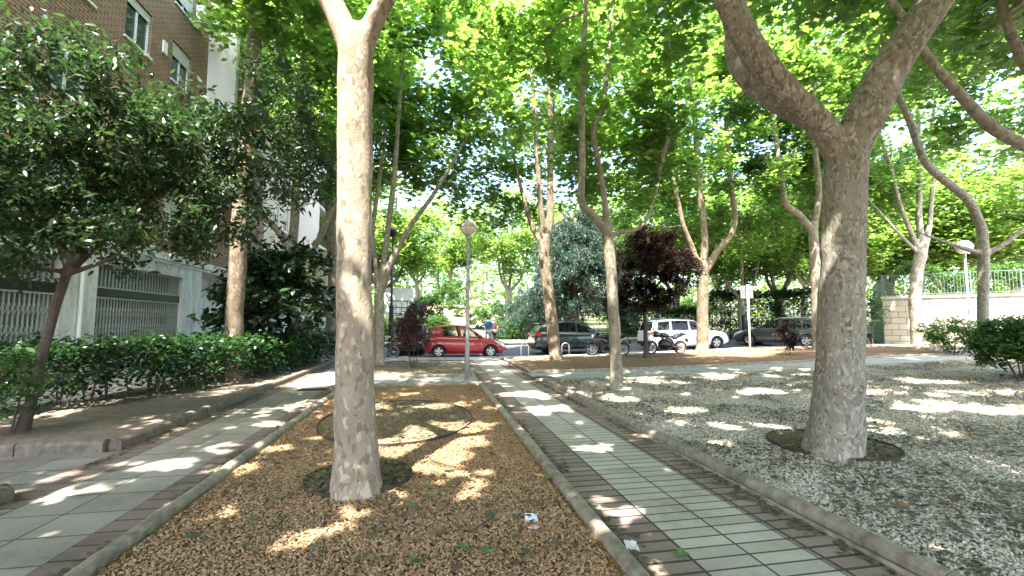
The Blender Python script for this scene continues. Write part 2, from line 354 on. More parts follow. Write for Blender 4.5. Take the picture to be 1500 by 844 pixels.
# ---------------------------------------------------------------- foliage helpers
PLANE = np.array([(0, 0), (.2, -.07), (.5, .1), (.3, .3), (.53, .56), (.2, .6), (0, 1), (-.2, .6), (-.53, .56), (-.3, .3), (-.5, .1), (-.2, -.07)])
HEXA = np.array([(0, 0), (.42, .2), (.36, .62), (0, 1), (-.36, .62), (-.42, .2)])
LANCE = np.array([(0, 0), (.15, .25), (.16, .55), (0, 1), (-.16, .55), (-.15, .25)])
OVAL = np.array([(0, 0), (.2, .22), (.22, .6), (0, 1), (-.22, .6), (-.2, .22)])
BLADE = np.array([(-.03, 0), (.03, 0), (.015, 1), (-.015, 1)])
def leaves(mb, C, size, shape, m=0, up=.7, droop=.2, r=rng, fold=.12, out=None):
    """leaf faces at points C: mostly facing up, turned at random, tips sagging"""
    n = len(C)
    if not n: return
    nrm = r.normal(size=(n, 3)); nrm /= np.linalg.norm(nrm, axis=1)[:, None]; nrm[:, 2] = np.abs(nrm[:, 2])
    nrm = nrm*(1-up)+np.array([0, 0, up]); nrm /= np.linalg.norm(nrm, axis=1)[:, None]
    d = r.normal(size=(n, 3))
    if out is not None: d = d*.6+out
    d[:, 2] -= droop*1.5
    d -= nrm*(d*nrm).sum(1)[:, None]; d /= np.linalg.norm(d, axis=1)[:, None]+1e-9
    s = np.cross(d, nrm); sz = size*r.uniform(.45, 1.35, n)
    k = len(shape); curl = fold*(np.abs(shape[:, 0])*1.2-shape[:, 1]*.7)
    V = C[:, None]+sz[:, None, None]*(s[:, None]*shape[None, :, :1]+d[:, None]*shape[None, :, 1:]+nrm[:, None]*curl[None, :, None])
    mb.add(V, np.arange(n*k).reshape(n, k), m)

def ell(n, c, rad, shell=.55, r=rng):
    v = r.normal(size=(n, 3)); v /= np.linalg.norm(v, axis=1)[:, None]
    q = r.uniform(shell**3, 1, n)**(1/3)
    return np.array(c)+v*q[:, None]*np.array(rad)
SD = np.array(sdir)
BEAMS = [(G(px, py), max(.2, rd*1.05)) for px, py, rd in ((640, 598, .34), (560, 600, .25), (690, 655, .28), (475, 780, .34), (702, 703, .27), (365, 690, .3), (405, 662, .25), (325, 755, .22), (590, 780, .14), (780, 700, .2), (880, 780, .15), (715, 625, .2), (500, 660, .14), (655, 633, .15), (240, 685, .3), (310, 655, .28), (215, 750, .25), (110, 722, .28), (415, 622, .25), (60, 790, .15), (135, 800, .16), (350, 640, .2),
    (870, 655, .3), (800, 600, .45), (850, 690, .16), (770, 578, .5), (975, 686, .13), (905, 660, .14), (720, 600, .2), (1075, 655, .32), (1000, 605, .4), (1060, 628, .3), (1450, 602, .5), (1400, 600, .4), (1340, 600, .4), (1370, 800, .16), (1480, 690, .3), (1110, 575, .5), (900, 585, .5), (960, 560, .6), (1270, 575, .5), (1400, 640, .3), (1190, 760, .12), (590, 690, .12), (300, 770, .13),
    (1350, 560, .6), (1050, 552, .6))]
_rb = np.random.default_rng(77)
for _i in range(190):
    _x = _rb.uniform(-3.6, 13); _y = _rb.uniform(2.5, 13); BEAMS.append((np.array([_x, _y, float(hz(_x, _y))]), _rb.uniform(.07, .19)+.006*_y))
BEAMS += [(np.array([-.62, 4.1, z]), .6) for z in (2.3, 2.8, 3.3, 3.8, 4.3)]+[(np.array([4.3, 4.6, z]), .2) for z in (3.2, 1.9)]
def crown_mesh(limbs, blobs, ncl, nleaf, lsize, shape, rc=.6, seed=1, keep=None, twig=.007, up=.6, droop=.25, flat=.6, noisef=.0, base0=None):
    """limbs: list of point arrays (the carrying wood). Twigs grow from them to leaf clusters spread through the blobs."""
    r = np.random.default_rng(seed); mb = MB()
    tot = sum(b[1][0]*b[1][1]*b[1][2] for b in blobs); cl = []
    for c, rad in blobs:
        k = int(ncl*rad[0]*rad[1]*rad[2]/tot)+1; cl.append(ell(k, c, rad, .3, r))
    cl = np.concatenate(cl)
    if keep is not None: cl = cl[[bool(keep(p)) for p in cl]]
    if noisef: cl = cl[[mnoise.noise(Vector(p*.45)+Vector((seed*3.1, 0, 0))) > -noisef for p in cl]]
    nodes = np.concatenate(limbs); par = list(range(-1, len(nodes)-1)); nb = len(nodes)
    nd = np.array(nodes); d0 = np.array([np.linalg.norm(nd-p, axis=1).min() for p in cl]); cl = cl[np.argsort(d0)]
    buf = np.zeros((nb+len(cl)*5, 3)); buf[:nb] = nd; cnt = nb; parent = np.full(len(buf), -1); paths = []
    for p in cl:
        dv = buf[:cnt]-p; dist = np.linalg.norm(dv, axis=1)+.35*np.clip(buf[:cnt, 2]-p[2], 0, 9)
        j = int(dist.argmin()); a = buf[j]; L = np.linalg.norm(p-a)
        ids = [j]
        if L < .05: continue
        for q in (.25, .5, .75, 1.):
            w = r.normal(size=3)*L*.06*(1 if q < 1 else 0); w[2] += .10*L*math.sin(q*PI)*(1 if p[2] > a[2]-.5 else -.4)
            buf[cnt] = a+(p-a)*q+w; parent[cnt] = ids[-1]; ids.append(cnt); cnt += 1
        paths.append(ids)
    wgt = np.zeros(cnt); tips = [q[-1] for q in paths]; wgt[tips] = 1
    for i in range(cnt-1, nb-1, -1):
        if parent[i] >= nb: wgt[parent[i]] += wgt[i]
    for ids in paths:
        w = wgt[ids].copy(); w[0] = max(w[1], 1); rad = twig*np.maximum(w, .35)**.5
        mb.tube(buf[ids], rad, 5, 1, cap=False)
    Cs = []
    for ids in paths:
        t = buf[ids[-1]]; k = int(nleaf*r.uniform(.6, 1.4)); o = r.normal(size=(k, 3))*rc*.5; o[:, 2] *= flat
        Cs.append(t+o); k2 = k//5; u = r.uniform(0, 1, k2); a = buf[ids[-2]]; Cs.append(a+(t-a)*u[:, None]+r.normal(size=(k2, 3))*.12)
    Cs = np.concatenate(Cs)
    for p0, rad in BEAMS:             # openings in the canopy the sun shines through
        v = Cs+(base0 if base0 is not None else 0)-p0; t = v@SD; w = v-t[:, None]*SD; dd = np.linalg.norm(w, axis=1); th = np.arctan2(w[:, 1], w[:, 0]); s_ = rad*37+p0[0]; wob = 1+.22*np.sin(2*th+s_)+.2*np.sin(3*th+2.3*s_)+.12*np.sin(5*th+4.1*s_)
        Cs = Cs[(dd > rad*wob*r.uniform(.8, 1.1, len(Cs))) | (t < .5)] if base0 is not None else Cs
    leaves(mb, Cs, lsize, shape, 0, up, droop, r)
    return mb
def resample(p, step=.25):
    p = np.asarray(p, float); d = np.concatenate([[0], np.cumsum(np.linalg.norm(np.diff(p[:, :3], axis=0), axis=1))])
    n = max(3, int(d[-1]/step)+1); t = np.linspace(0, d[-1], n)
    # smooth (Catmull-like) via linear sampling + relaxing
    q = np.stack([np.interp(t, d, p[:, i]) for i in range(p.shape[1])], -1)
    for _ in range(4): q[1:-1] = (q[:-2]+2*q[1:-1]+q[2:])/4
    return q
def pixlimb(pts, ext=0, ex_dir=(0, 0, 1), seed=0):
    """(px, py, distance, radius px) -> rows of x,y,z,r; optionally grow on beyond the last point"""
    o = [list(P(x, y, D))+[rp/FPX*D/math.hypot(1, (x-750)/FPX)] for x, y, D, rp in pts]
    if ext:
        r = random.Random(seed); a = np.array(o[-1][:3]); b = np.array(o[-2][:3]); d = (a-b)/np.linalg.norm(a-b); rad = o[-1][3]; q = a.copy(); n = max(2, int(ext/.8))
        for i in range(n):
            d = d*.8+np.array(ex_dir)*.25+np.array([r.uniform(-.15, .15), r.uniform(-.15, .15), 0]); d /= np.linalg.norm(d)
            q = q+d*ext/n; o.append(list(q)+[rad*(1-.8*(i+1)/n)])
    return np.array(o)
def trunk_obj(limbs, base, mat, parent, voxel, flare=1.0, name='trunk', sides=20, wob=.12):
    mb = MB()
    for i, L in enumerate(limbs):
        q = resample(L, max(.12, voxel*3)); q[:, :3] -= base
        mb.tube(q[:, :3], q[:, 3], sides, 0, True, wob, i*7.3)
    o = mb.build(name, mat, parent, smooth=True)
    r = o.modifiers.new('remesh', 'REMESH'); r.mode = 'VOXEL'; r.voxel_size = voxel; r.use_smooth_shade = True
    s = o.modifiers.new('smooth', 'SMOOTH'); s.iterations = 5; s.factor = .5
    return o
TREES = {}; DENS = (1.75, 1.5)
def plane_tree(key, label, limbs, blobs, bark_='bark', ncl=180, nleaf=55, lsize=.17, shape=PLANE, voxel=.03, seed=1, keep=None, rc=.75, leafm='plane_leaf', noisef=.25, group='plane trees of the square', twig=.008, thin=0):
    base = np.array(limbs[0][0][:3]); base[2] = float(hz(base[0], base[1]))
    t = thing('plane_tree', label, 'tree', tuple(base), 0, group)
    limbs = [np.array(L) for L in limbs]; limbs[0][0, 2] = base[2]-.12
    trunk_obj(limbs, base, M[bark_], t, voxel)
    ncl = int(ncl*DENS[0]); nleaf = int(nleaf*DENS[1])
    carry = [resample(L, .3)[:, :3]-base for L in limbs[1:]] or [resample(limbs[0], .3)[-6:, :3]-base]
    bl = [(np.array(c)-base, r) for c, r in blobs]
    rk = random.Random(seed); t0 = np.array(limbs[0][2][:2]); dv = -t0/np.linalg.norm(t0)
    def kp(p):
        q = p+base
        if keep and not keep(q): return False
        return not (thin and (q[:2]-t0)@dv > .3 and p[2] < 11 and rk.random() < thin)
    crown_mesh(carry, bl, ncl, nleaf, lsize, shape, rc, seed, kp, twig, noisef=noisef, base0=base).build('crown', [M[leafm], M['bark_grey']], t)
    TREES[key] = t; return t

def camdepth(p): return (np.asarray(p)-C0)@Fv
def pix(p):
    v = np.asarray(p)-C0; d = v@Fv; return 750+FPX*(v@Rv)/d, 422-FPX*(v@Uv)/d, d
# ---------------------------------------------------------------- plane trees
def D0(px, py): return float(camdepth(G(px, py)))
def notnear(p):      # nothing hangs right in front of the lens
    x, y, d = pix(p)
    return not (d > .3 and d < 6.2 and -150 < x < 1650 and -60 < y < 900) and p[2] > 3.2
L1 = [pixlimb([(527, 733, 3.9, 47), (524, 715, 3.93, 38), (521, 670, 3.93, 32.5), (520, 560, 3.93, 29.5), (519, 420, 3.93, 27.5), (519, 280, 3.93, 26.5), (520, 150, 3.93, 26.5), (521, 70, 3.93, 28), (521, 40, 3.93, 24)]),
      pixlimb([(519, 95, 3.93, 20), (505, 40, 3.95, 19), (482, -5, 3.97, 18), (440, -70, 4.0, 17), (390, -170, 4.1, 16)], 4.5, (-.3, .0, 1), 1),
      pixlimb([(523, 95, 3.93, 18), (540, 40, 3.9, 15), (567, -5, 3.85, 14), (620, -90, 3.8, 13)], 4.5, (.4, .2, 1), 2)]
plane_tree('T1', 'thick smooth mottled plane tree trunk in the round metal edging on orange gravel', L1, [((-.2, 3.4, 11.2), (4.5, 4.6, 3.6)), ((-.5, 7.5, 11.5), (3.3, 3, 2.5))], 'bark', 190, 60, .17, voxel=.022, seed=11, keep=notnear)
L2 = [pixlimb([(1221, 676, 4.95, 53), (1222, 650, 5.0, 46), (1227, 600, 5, 41), (1231, 500, 5, 37), (1234, 400, 5, 35), (1237, 300, 5, 33.5), (1240, 230, 5, 34), (1242, 190, 5, 32)]),
      pixlimb([(1240, 250, 5, 24), (1212, 188, 4.95, 22), (1168, 150, 4.9, 21), (1122, 105, 4.8, 22), (1085, 45, 4.7, 21), (1062, -10, 4.6, 20), (1030, -90, 4.5, 18)], 4, (-.2, .1, 1), 3),
      pixlimb([(1225, 205, 5.02, 16), (1180, 172, 5.1, 16), (1128, 148, 5.25, 16), (1088, 115, 5.35, 15), (1070, 75, 5.4, 14), (1078, 30, 5.5, 14), (1090, -40, 5.6, 13)], 4, (0, .4, 1), 4),
      pixlimb([(1240, 235, 5, 30), (1266, 168, 4.95, 34), (1298, 108, 4.85, 33), (1334, 52, 4.75, 31), (1372, 0, 4.65, 30), (1430, -80, 4.5, 28)], 4, (.3, -.1, 1), 5)]
plane_tree('T2', 'stout plane tree forking into three bare limbs on the white gravel', L2, [((5.2, 4.2, 11), (4.6, 4.6, 3.6)), ((7.5, 7.5, 10.5), (3, 3, 2.8))], 'bark_grey', 190, 60, .17, voxel=.026, seed=12, keep=notnear)
L3 = [pixlimb([(904, 568, 10.4, 12), (903, 550, 10.5, 9.5), (900, 480, 10.5, 8.5), (895, 400, 10.5, 8.3), (890, 345, 10.5, 8.6), (888, 325, 10.5, 8)]),
      pixlimb([(891, 345, 10.5, 7), (872, 318, 10.4, 6), (850, 302, 10.3, 5.5), (853, 240, 10.3, 5), (852, 160, 10.2, 4.6), (855, 70, 10.2, 4)], 4, (-.1, 0, 1), 6),
      pixlimb([(889, 340, 10.5, 6.5), (887, 300, 10.6, 4.5), (876, 235, 10.8, 4), (867, 190, 10.9, 4), (885, 150, 11, 3.4), (893, 60, 11, 3)], 4, (.2, .1, 1), 7),
      pixlimb([(893, 345, 10.5, 4.5), (915, 340, 10.6, 3.2), (940, 335, 10.7, 3), (952, 312, 10.8, 2.4)], 1.5, (.4, 0, 1), 8)]
plane_tree('T3', 'slender pale plane tree at the edge of the white gravel beside the path', L3, [((3.9, 10.4, 8.7), (3.2, 3.0, 3.3)), ((6, 12.4, 7.0), (2.6, 2.0, 1.8))], 'bark_pale', 120, 60, .17, voxel=.02, seed=13, thin=.6, keep=notnear)
L4 = [pixlimb([(816, 531, 17.8, 14), (813, 515, 17.9, 10.5), (806, 450, 17.9, 10), (799, 400, 17.9, 9.5), (797, 365, 17.9, 10), (799, 345, 17.9, 9)]),
      pixlimb([(799, 360, 17.9, 8), (806, 325, 17.9, 6.5), (806, 250, 17.9, 5.5), (806, 150, 17.9, 5), (800, 50, 18, 4.3), (796, -60, 18, 4)], 3, seed=9),
      pixlimb([(797, 362, 17.9, 6), (780, 335, 18.1, 4.5), (770, 300, 18.2, 4)], 4, (-.3, .2, 1), 10),
      pixlimb([(797, 352, 17.9, 6), (790, 280, 17.7, 4.6), (784, 180, 17.6, 4), (776, 60, 17.6, 3.4)], 4, seed=11),
      pixlimb([(806, 125, 17.9, 4), (822, 105, 17.9, 3.4), (846, 75, 18, 2.6)], 2, (.4, 0, 1), 12)]
for q_ in L4: q_[:, 3] *= .87
plane_tree('T4', 'leaning plane tree on brown mulch in front of the dark green car', L4, [((5, 17.5, 12.2), (4.2, 3.8, 4.6)), ((3.4, 19.5, 7.9), (3.2, 2.6, 2.4))], 'bark_mid', 135, 50, .2, voxel=.035, seed=14, thin=.75)
L5 = [pixlimb([(1028, 524, 20, 14), (1029, 510, 20.2, 11), (1029, 450, 20.2, 10), (1029, 405, 20.2, 10.5), (1030, 385, 20.2, 10)]),
      pixlimb([(1028, 400, 20.2, 6.5), (1014, 365, 20.2, 5.5), (1000, 330, 20, 4.6), (990, 280, 19.9, 4), (982, 240, 19.8, 3.4)], 4, (-.3, 0, 1), 13),
      pixlimb([(1030, 400, 20.2, 7.5), (1033, 350, 20.2, 6), (1024, 270, 20.2, 5.5), (1018, 180, 20.2, 4.8), (1010, 90, 20.2, 4)], 4, seed=14),
      pixlimb([(1032, 400, 20.2, 7), (1052, 365, 20.3, 6), (1072, 345, 20.4, 5.5), (1078, 322, 20.4, 5), (1066, 240, 20.5, 4.4), (1063, 130, 20.5, 3.8), (1062, 40, 20.5, 3.4)], 4, seed=15)]
for q_ in L5: q_[:, 3] *= .87
plane_tree('T5', 'three limbed plane tree on mulch beside the white car', L5, [((12.8, 19, 12), (4.8, 4.3, 4.8)), ((11.5, 21.5, 7.5), (4.4, 2.5, 2.6))], 'bark_mid', 200, 55, .2, voxel=.04, seed=15, thin=.75)
L6 = [pixlimb([(1199, 522, 19.5, 13), (1198, 505, 19.7, 10.5), (1196, 430, 19.7, 9.5), (1192, 350, 19.7, 9), (1190, 325, 19.7, 9)]),
      pixlimb([(1190, 340, 19.7, 7), (1172, 315, 19.6, 6.5), (1151, 302, 19.5, 6), (1142, 250, 19.5, 5), (1134, 180, 19.5, 4.4)], 4, (-.2, 0, 1), 16),
      pixlimb([(1192, 340, 19.7, 7), (1200, 280, 19.8, 6), (1190, 180, 19.8, 5), (1196, 60, 19.8, 4)], 4, seed=17)]
for q_ in L6: q_[:, 3] *= .87
plane_tree('T6', 'pale sunlit plane tree partly hidden behind the stout forked trunk', L6, [((16, 16.5, 11.5), (4.2, 3.8, 4.6)), ((15.5, 19, 7.4), (3.8, 2.4, 2.4))], 'bark_pale', 180, 55, .2, voxel=.04, seed=16, thin=.75)
L9 = [pixlimb([(1347, 508, 21.6, 15), (1343, 490, 21.7, 12), (1340, 440, 21.7, 11.5), (1343, 400, 21.7, 11.5), (1349, 370, 21.7, 12), (1352, 355, 21.7, 11)]),
      pixlimb([(1348, 372, 21.7, 7), (1336, 345, 21.7, 5), (1318, 300, 21.6, 4.4), (1308, 255, 21.6, 4), (1292, 205, 21.5, 3.6)], 4, (-.2, 0, 1), 18),
      pixlimb([(1351, 370, 21.7, 8), (1346, 320, 21.7, 6), (1348, 230, 21.7, 5), (1343, 140, 21.7, 4.4), (1338, 60, 21.7, 4)], 4, seed=19),
      pixlimb([(1353, 370, 21.7, 7), (1362, 330, 21.8, 5), (1366, 270, 21.8, 4.4), (1364, 190, 21.9, 4), (1376, 110, 22, 3.4)], 4, seed=20),
      pixlimb([(1346, 372, 21.7, 4), (1310, 335, 21.5, 3), (1290, 312, 21.4, 2.4)], 2, (-.4, 0, 1), 21)]
for q_ in L9: q_[:, 3] *= .87
plane_tree('T9', 'plane tree with several upright stems in front of the pale stone wall', L9, [((21, 17.5, 11.5), (4.6, 4, 4.6)), ((21, 20, 8.8), (4.6, 2.6, 2.6))], 'bark_grey', 230, 55, .2, voxel=.045, seed=17, thin=.75)
L10 = [pixlimb([(1442, 545, 12.3, 13), (1440, 520, 12.4, 10), (1440, 450, 12.4, 9.5), (1441, 390, 12.4, 10), (1440, 345, 12.4, 9.5), (1434, 320, 12.4, 8.5), (1415, 288, 12.4, 8), (1380, 262, 12.4, 7.5), (1355, 240, 12.3, 7), (1342, 205, 12.3, 6.6), (1330, 170, 12.3, 6.2), (1310, 130, 12.2, 5.6)], 4, seed=22),
       pixlimb([(1441, 372, 12.4, 6), (1418, 366, 12.4, 4.4), (1396, 358, 12.4, 4), (1375, 352, 12.4, 3)], 1, (-.3, 0, .6), 23),
       pixlimb([(1443, 372, 12.4, 6), (1465, 362, 12.3, 5), (1488, 346, 12.2, 4.6), (1515, 318, 12.1, 4)], 3, (.4, 0, 1), 24)]
plane_tree('T10', 'plane tree with a sharply bent trunk rising behind the green bushes', L10, [((14.2, 8.5, 11), (3.6, 3.2, 3.0)), ((17.8, 10.5, 9), (3.0, 2.6, 2.2))], 'bark_grey', 150, 55, .18, voxel=.028, seed=18, thin=.6, keep=notnear)
L11 = [np.array([[11.6, 3.6, 0, .34], [11.55, 3.6, .8, .26], [11.5, 3.7, 2.2, .24], [11.4, 3.8, 3.2, .24]]),
       pixlimb([(1600, 262, 7.8, 13), (1540, 232, 7.7, 12), (1490, 208, 7.6, 12), (1452, 188, 7.6, 12), (1425, 160, 7.6, 11), (1400, 130, 7.6, 10), (1375, 105, 7.6, 9), (1348, 70, 7.6, 8), (1320, 20, 7.6, 7)], 3.5, (-.2, 0, 1), 25),
       pixlimb([(1590, 262, 7.8, 12), (1540, 160, 7.9, 11), (1492, 80, 8, 10), (1470, 20, 8, 9), (1455, -50, 8, 8)], 4, seed=26)]
L11[1][0, :3] = (11.4, 3.8, 3.0); L11[2][0, :3] = (11.4, 3.8, 3.1)
plane_tree('T11', 'plane tree whose bare limbs reach in from the right edge', L11, [((11, 5.5, 10.2), (4, 4, 3.6))], 'bark_pale', 170, 55, .17, voxel=.03, seed=19, keep=notnear)
L12 = [pixlimb([(342, 540, 11.35, 20), (342, 515, 11.4, 15.5), (343, 470, 11.4, 14.5), (347, 400, 11.4, 14), (352, 320, 11.4, 13.5), (362, 200, 11.4, 12.5), (372, 80, 11.4, 11), (377, -30, 11.4, 10), (380, -100, 11.4, 9)]),
       pixlimb([(375, 20, 11.4, 8), (395, -60, 11.3, 7), (420, -160, 11.2, 6)], 4, (.3, 0, 1), 27), pixlimb([(377, -40, 11.4, 8), (360, -130, 11.5, 7)], 4, (-.2, .2, 1), 28)]
plane_tree('T12', 'straight plane tree growing out of the laurel hedge', L12, [((-3.4, 11.8, 12), (3.0, 3.4, 3.2)), ((-3.0, 11.5, 9.2), (1.8, 2, 1.0))], 'bark_mid', 75, 50, .18, voxel=.03, seed=20)
L13 = [pixlimb([(432, 520, 16.2, 14), (431, 490, 16.3, 10), (430, 430, 16.3, 9.5), (428, 380, 16.3, 10), (426, 360, 16.3, 9)]),
       pixlimb([(427, 372, 16.3, 7), (413, 345, 16.2, 6), (398, 328, 16.1, 5), (383, 314, 16, 4)], 1.2, (-.4, 0, 1), 29),
       pixlimb([(427, 370, 16.3, 8), (432, 320, 16.3, 7), (435, 250, 16.3, 6), (437, 180, 16.3, 5.4), (444, 90, 16.3, 4.6)], 4, seed=30),
       pixlimb([(430, 395, 16.3, 6.5), (446, 376, 16.2, 5.5), (466, 354, 16.1, 5.5), (476, 330, 16, 5), (484, 310, 16, 4.5), (505, 290, 16, 4)], 3, (.3, 0, 1), 31)]
plane_tree('T13', 'plane tree with a wide elbowed fork beside the dark magnolia', L13, [((-4.6, 17, 11.5), (3.4, 3.6, 4.2)), ((-3.2, 15.5, 8.4), (2, 2.2, 1.6))], 'bark_grey', 90, 50, .19, voxel=.035, seed=21, thin=.6)
L14 = [pixlimb([(489, 510, 19.5, 11), (488, 480, 19.6, 7.5), (487, 400, 19.6, 7), (485, 340, 19.6, 7), (482, 290, 19.6, 6), (487, 180, 19.6, 5), (482, 60, 19.6, 4)], 3, seed=32),
       pixlimb([(485, 330, 19.6, 4.5), (500, 280, 19.6, 4), (508, 200, 19.6, 3.4)], 4, seed=33)]
plane_tree('T14', 'thin plane tree at the far end of the hedge next to the street', L14, [((-3.8, 20, 11.5), (3.4, 3.2, 4.6))], 'bark_grey', 110, 55, .2, voxel=.04, seed=22)
L15 = [pixlimb([(556, 540, 15.8, 10), (556, 520, 16, 7.5), (555, 450, 16, 7), (555, 420, 16, 7)]),
       pixlimb([(555, 430, 16, 5), (572, 385, 16, 4.6), (598, 335, 16, 4), (632, 290, 16, 3.4), (665, 235, 16, 2.6)], 2.5, (.3, 0, 1), 34),
       pixlimb([(555, 430, 16, 5), (565, 360, 16, 4.4), (578, 260, 16, 4), (585, 150, 16, 3.4)], 3, seed=35),
       pixlimb([(555, 430, 16, 4), (545, 340, 16.2, 3.6), (560, 230, 16.2, 3)], 3, seed=36)]
plane_tree('T15', 'plane tree with thin spreading limbs half hidden behind the thick front trunk', L15, [((-.8, 16, 11.2), (3.6, 3.2, 4.4)), ((.4, 17.5, 8.6), (2.6, 2.4, 1.9))], 'bark_grey', 150, 55, .19, voxel=.03, seed=23, thin=.6)

# trees beyond the street: three models, each with its own label when copied
def far_tree(key, seed, bk, h=11., r=4.6, label='', ncl=190, nf=.2, at=(0, 0), group='plane trees across the street', rz0=0, lf='far_leaf'):
    rr = random.Random(seed); f = rr.uniform(3., 4.)
    tr = np.array([[0, 0, 0, .42], [.03, 0, .5, .30], [.08, .05, f*.6, .26], [rr.uniform(-.2, .2), 0, f, .27]])
    tr[0, 2] = 0; lim = [tr]
    for i in range(4):
        a = i*1.57+rr.uniform(-.5, .5); sp = rr.uniform(.5, 1.3)
        b = tr[-1].copy(); b[2] -= .15; b[3] = .16
        lim.append(np.array([b, [b[0]+math.cos(a)*sp, b[1]+math.sin(a)*sp, f+1., .13], [b[0]+math.cos(a)*sp*1.5, b[1]+math.sin(a)*sp*1.5, f+3, .10], [b[0]+math.cos(a)*sp*2, b[1]+math.sin(a)*sp*2, h*.8, .06]]))
    off = np.array([at[0], at[1], float(hz(*at))-float(hz(0, 0)), 0]); lim = [L+off for L in lim]; ox, oy, oz = off[:3]
    o = plane_tree(key, label, lim, [((ox, oy, oz+h*.66), (r, r, h*.30)), ((ox+rr.uniform(-2, 2), oy+rr.uniform(-2, 2), oz+h*.45), (r*.6, r*.6, h*.15))], bk, ncl, 45, .24, HEXA, .05, seed, None, .85, lf, nf, group, .01)
    return o
ft = [far_tree('F0', 41, 'bark_pale', 13.5, 4.9, 'plane tree beyond the street, just left of the white box truck'), far_tree('F1', 42, 'bark_grey', 12.5, 4.8, 'broad plane tree beyond the street behind the red car', 200), far_tree('F2', 43, 'bark_grey', 13.5, 4.9, 'forked plane tree on the far pavement above the dark grey car')]
def putF(o, x, y, rz=0, sc=1, lab=None):
    o.location = (x, y, float(hz(x, y))-.05); o.rotation_euler = (0, 0, rz); o.scale = (sc,)*3
    if lab: o['label'] = lab
q = P(560, 470, 33); putF(ft[0], q[0], q[1], .4); q = P(660, 470, 58); putF(ft[1], q[0], q[1], 1.2, 1.1); q = P(1143, 470, 31); putF(ft[2], q[0], q[1], 2., .95)
FAR = [(0, 1087, 29, 1., .8, 'slim plane tree standing by the sign post across the street'), (1, 905, 36, 2., 1.1, 'plane tree behind the weeping cedar, nearly hidden by the plum tree'), (2, 990, 33, 0., 1., 'plane tree rising above the white car across the street'),
       (0, 1240, 30, 4., 1.05, 'plane tree behind the dark bushes left of the stone wall'), (1, 1310, 33, 5., 1., 'plane tree on the terrace behind the left end of the railing'), (2, 1395, 30, 3., 1., 'plane tree on the terrace behind the middle of the railing'),
       (0, 1490, 27, 2.4, 1., 'plane tree on the terrace at the right end of the railing'), (1, 480, 40, 3.3, 1., 'plane tree beyond the end of the beige building'), (2, 745, 46, 4.4, 1.1, 'plane tree on the slope behind the blue shirted person'),
       (0, 610, 66, 5.2, 1.2, 'pale plane tree far up the sunny slope, left of the path'), (1, 830, 52, .7, 1.2, 'tall plane tree behind the top of the cedar'), (2, 1060, 50, 1.7, 1.2, 'plane tree in the second row above the sign'), (1, 1180, 46, 2.9, 1.2, 'plane tree in the second row behind the dark hedge'), (0, 530, 54, .2, 1.2, 'plane tree in the second row left of the slope'),
       (2, 1580, 33, 1., 1.1, 'plane tree on the terrace past the steps')]
for k, px, D, rz, sc, lab in FAR:
    q = P(px, 470, D); o = dup(ft[k], (0, 0, 0), 0, lab); putF(o, q[0], q[1], rz, sc)
# shade trees standing behind the camera, in the same rows
far_behind = [(-1.4, -2.3, .3, 1.1, 'plane tree of the front row behind the viewer, left'), (4.6, -3.0, 2., 1.12, 'plane tree of the front row behind the viewer, right'), (-6.0, -1.2, 4., 1.15, 'plane tree behind the viewer on the building side'), (11.2, -3.6, 5., 1.12, 'plane tree behind the viewer on the far right')]
BEH = far_behind
for x, y, rz, sc, lab in BEH:
    far_tree('B'+lab[-5:], int(100+rz*10), 'bark_grey', 10.5*sc, 4.5*sc, lab, 280, .05, (x, y), 'plane trees of the square', 0, 'plane_leaf')

# far wood closing the view
mb = MB(); r = np.random.default_rng(5)
cc = []
for i in range(900):
    a = r.uniform(-62, 75); D = r.uniform(70, 95); ang = math.radians(a); x = D*math.sin(ang+YAW*0+.15); y = D*math.cos(ang+.15); z0 = float(hz(x, y))
    if y < 24 and x < 0: continue
    cc.append((x, y, z0+r.uniform(.2, 1)**1.4*17))
cc = np.array(cc); C = np.repeat(cc, 46, 0)+r.normal(size=(len(cc)*46, 3))*np.array([2.4, 2.4, 1.6]); leaves(mb, C, .7, HEXA, 0, .35, .2, r)
for p in cc[::9]: mb.tube([(p[0], p[1], float(hz(p[0], p[1]))-.2), (p[0]+.2, p[1], p[2]-3), (p[0], p[1], p[2])], [.3, .2, .05], 6, 1)
tag(mb.build('distant_wood', [M['far_leaf'], M['bark_grey']]), 'bright green wood closing the view behind the street trees', 'wood', kind='stuff')
# ---------------------------------------------------------------- buildings on the left
def brickmat(name, c1, c2, mo, bw, rh, ms, axis='x'):
    m, n, l, b = newmat(name); c = n.new('ShaderNodeTexCoord'); s = n.new('ShaderNodeSeparateXYZ'); l.new(c.outputs['Object'], s.inputs[0])
    k = n.new('ShaderNodeCombineXYZ'); l.new(M_math(n, l, 'ADD', s.outputs[0], s.outputs[1]), k.inputs[0]); l.new(s.outputs[2], k.inputs[1])
    t = n.new('ShaderNodeTexBrick'); l.new(k.outputs[0], t.inputs['Vector'])
    for i, v in (('Color1', (*c1, 1)), ('Color2', (*c2, 1)), ('Mortar', (*mo, 1)), ('Scale', 1), ('Mortar Size', ms), ('Mortar Smooth', .2), ('Brick Width', bw), ('Row Height', rh)): t.inputs[i].default_value = v
    nz = N(n, l, 'ShaderNodeTexNoise', 0, _Vector=c.outputs['Object'], _Scale=1.2, _Detail=7.0, _Roughness=.7)
    col = mixc(n, l, .7, t.outputs[0], ramp(n, l, nz, [(.3, (.65, .63, .6)), (.7, (1.1, 1.08, 1.05))]), 'MULTIPLY')
    l.new(col, b.inputs['Base Color']); b.inputs['Roughness'].default_value = .85
    bump(n, l, b, M_math(n, l, 'MULTIPLY_ADD', t.outputs[1], -1., M_math(n, l, 'MULTIPLY', nz, .3)), .8, .02); return m
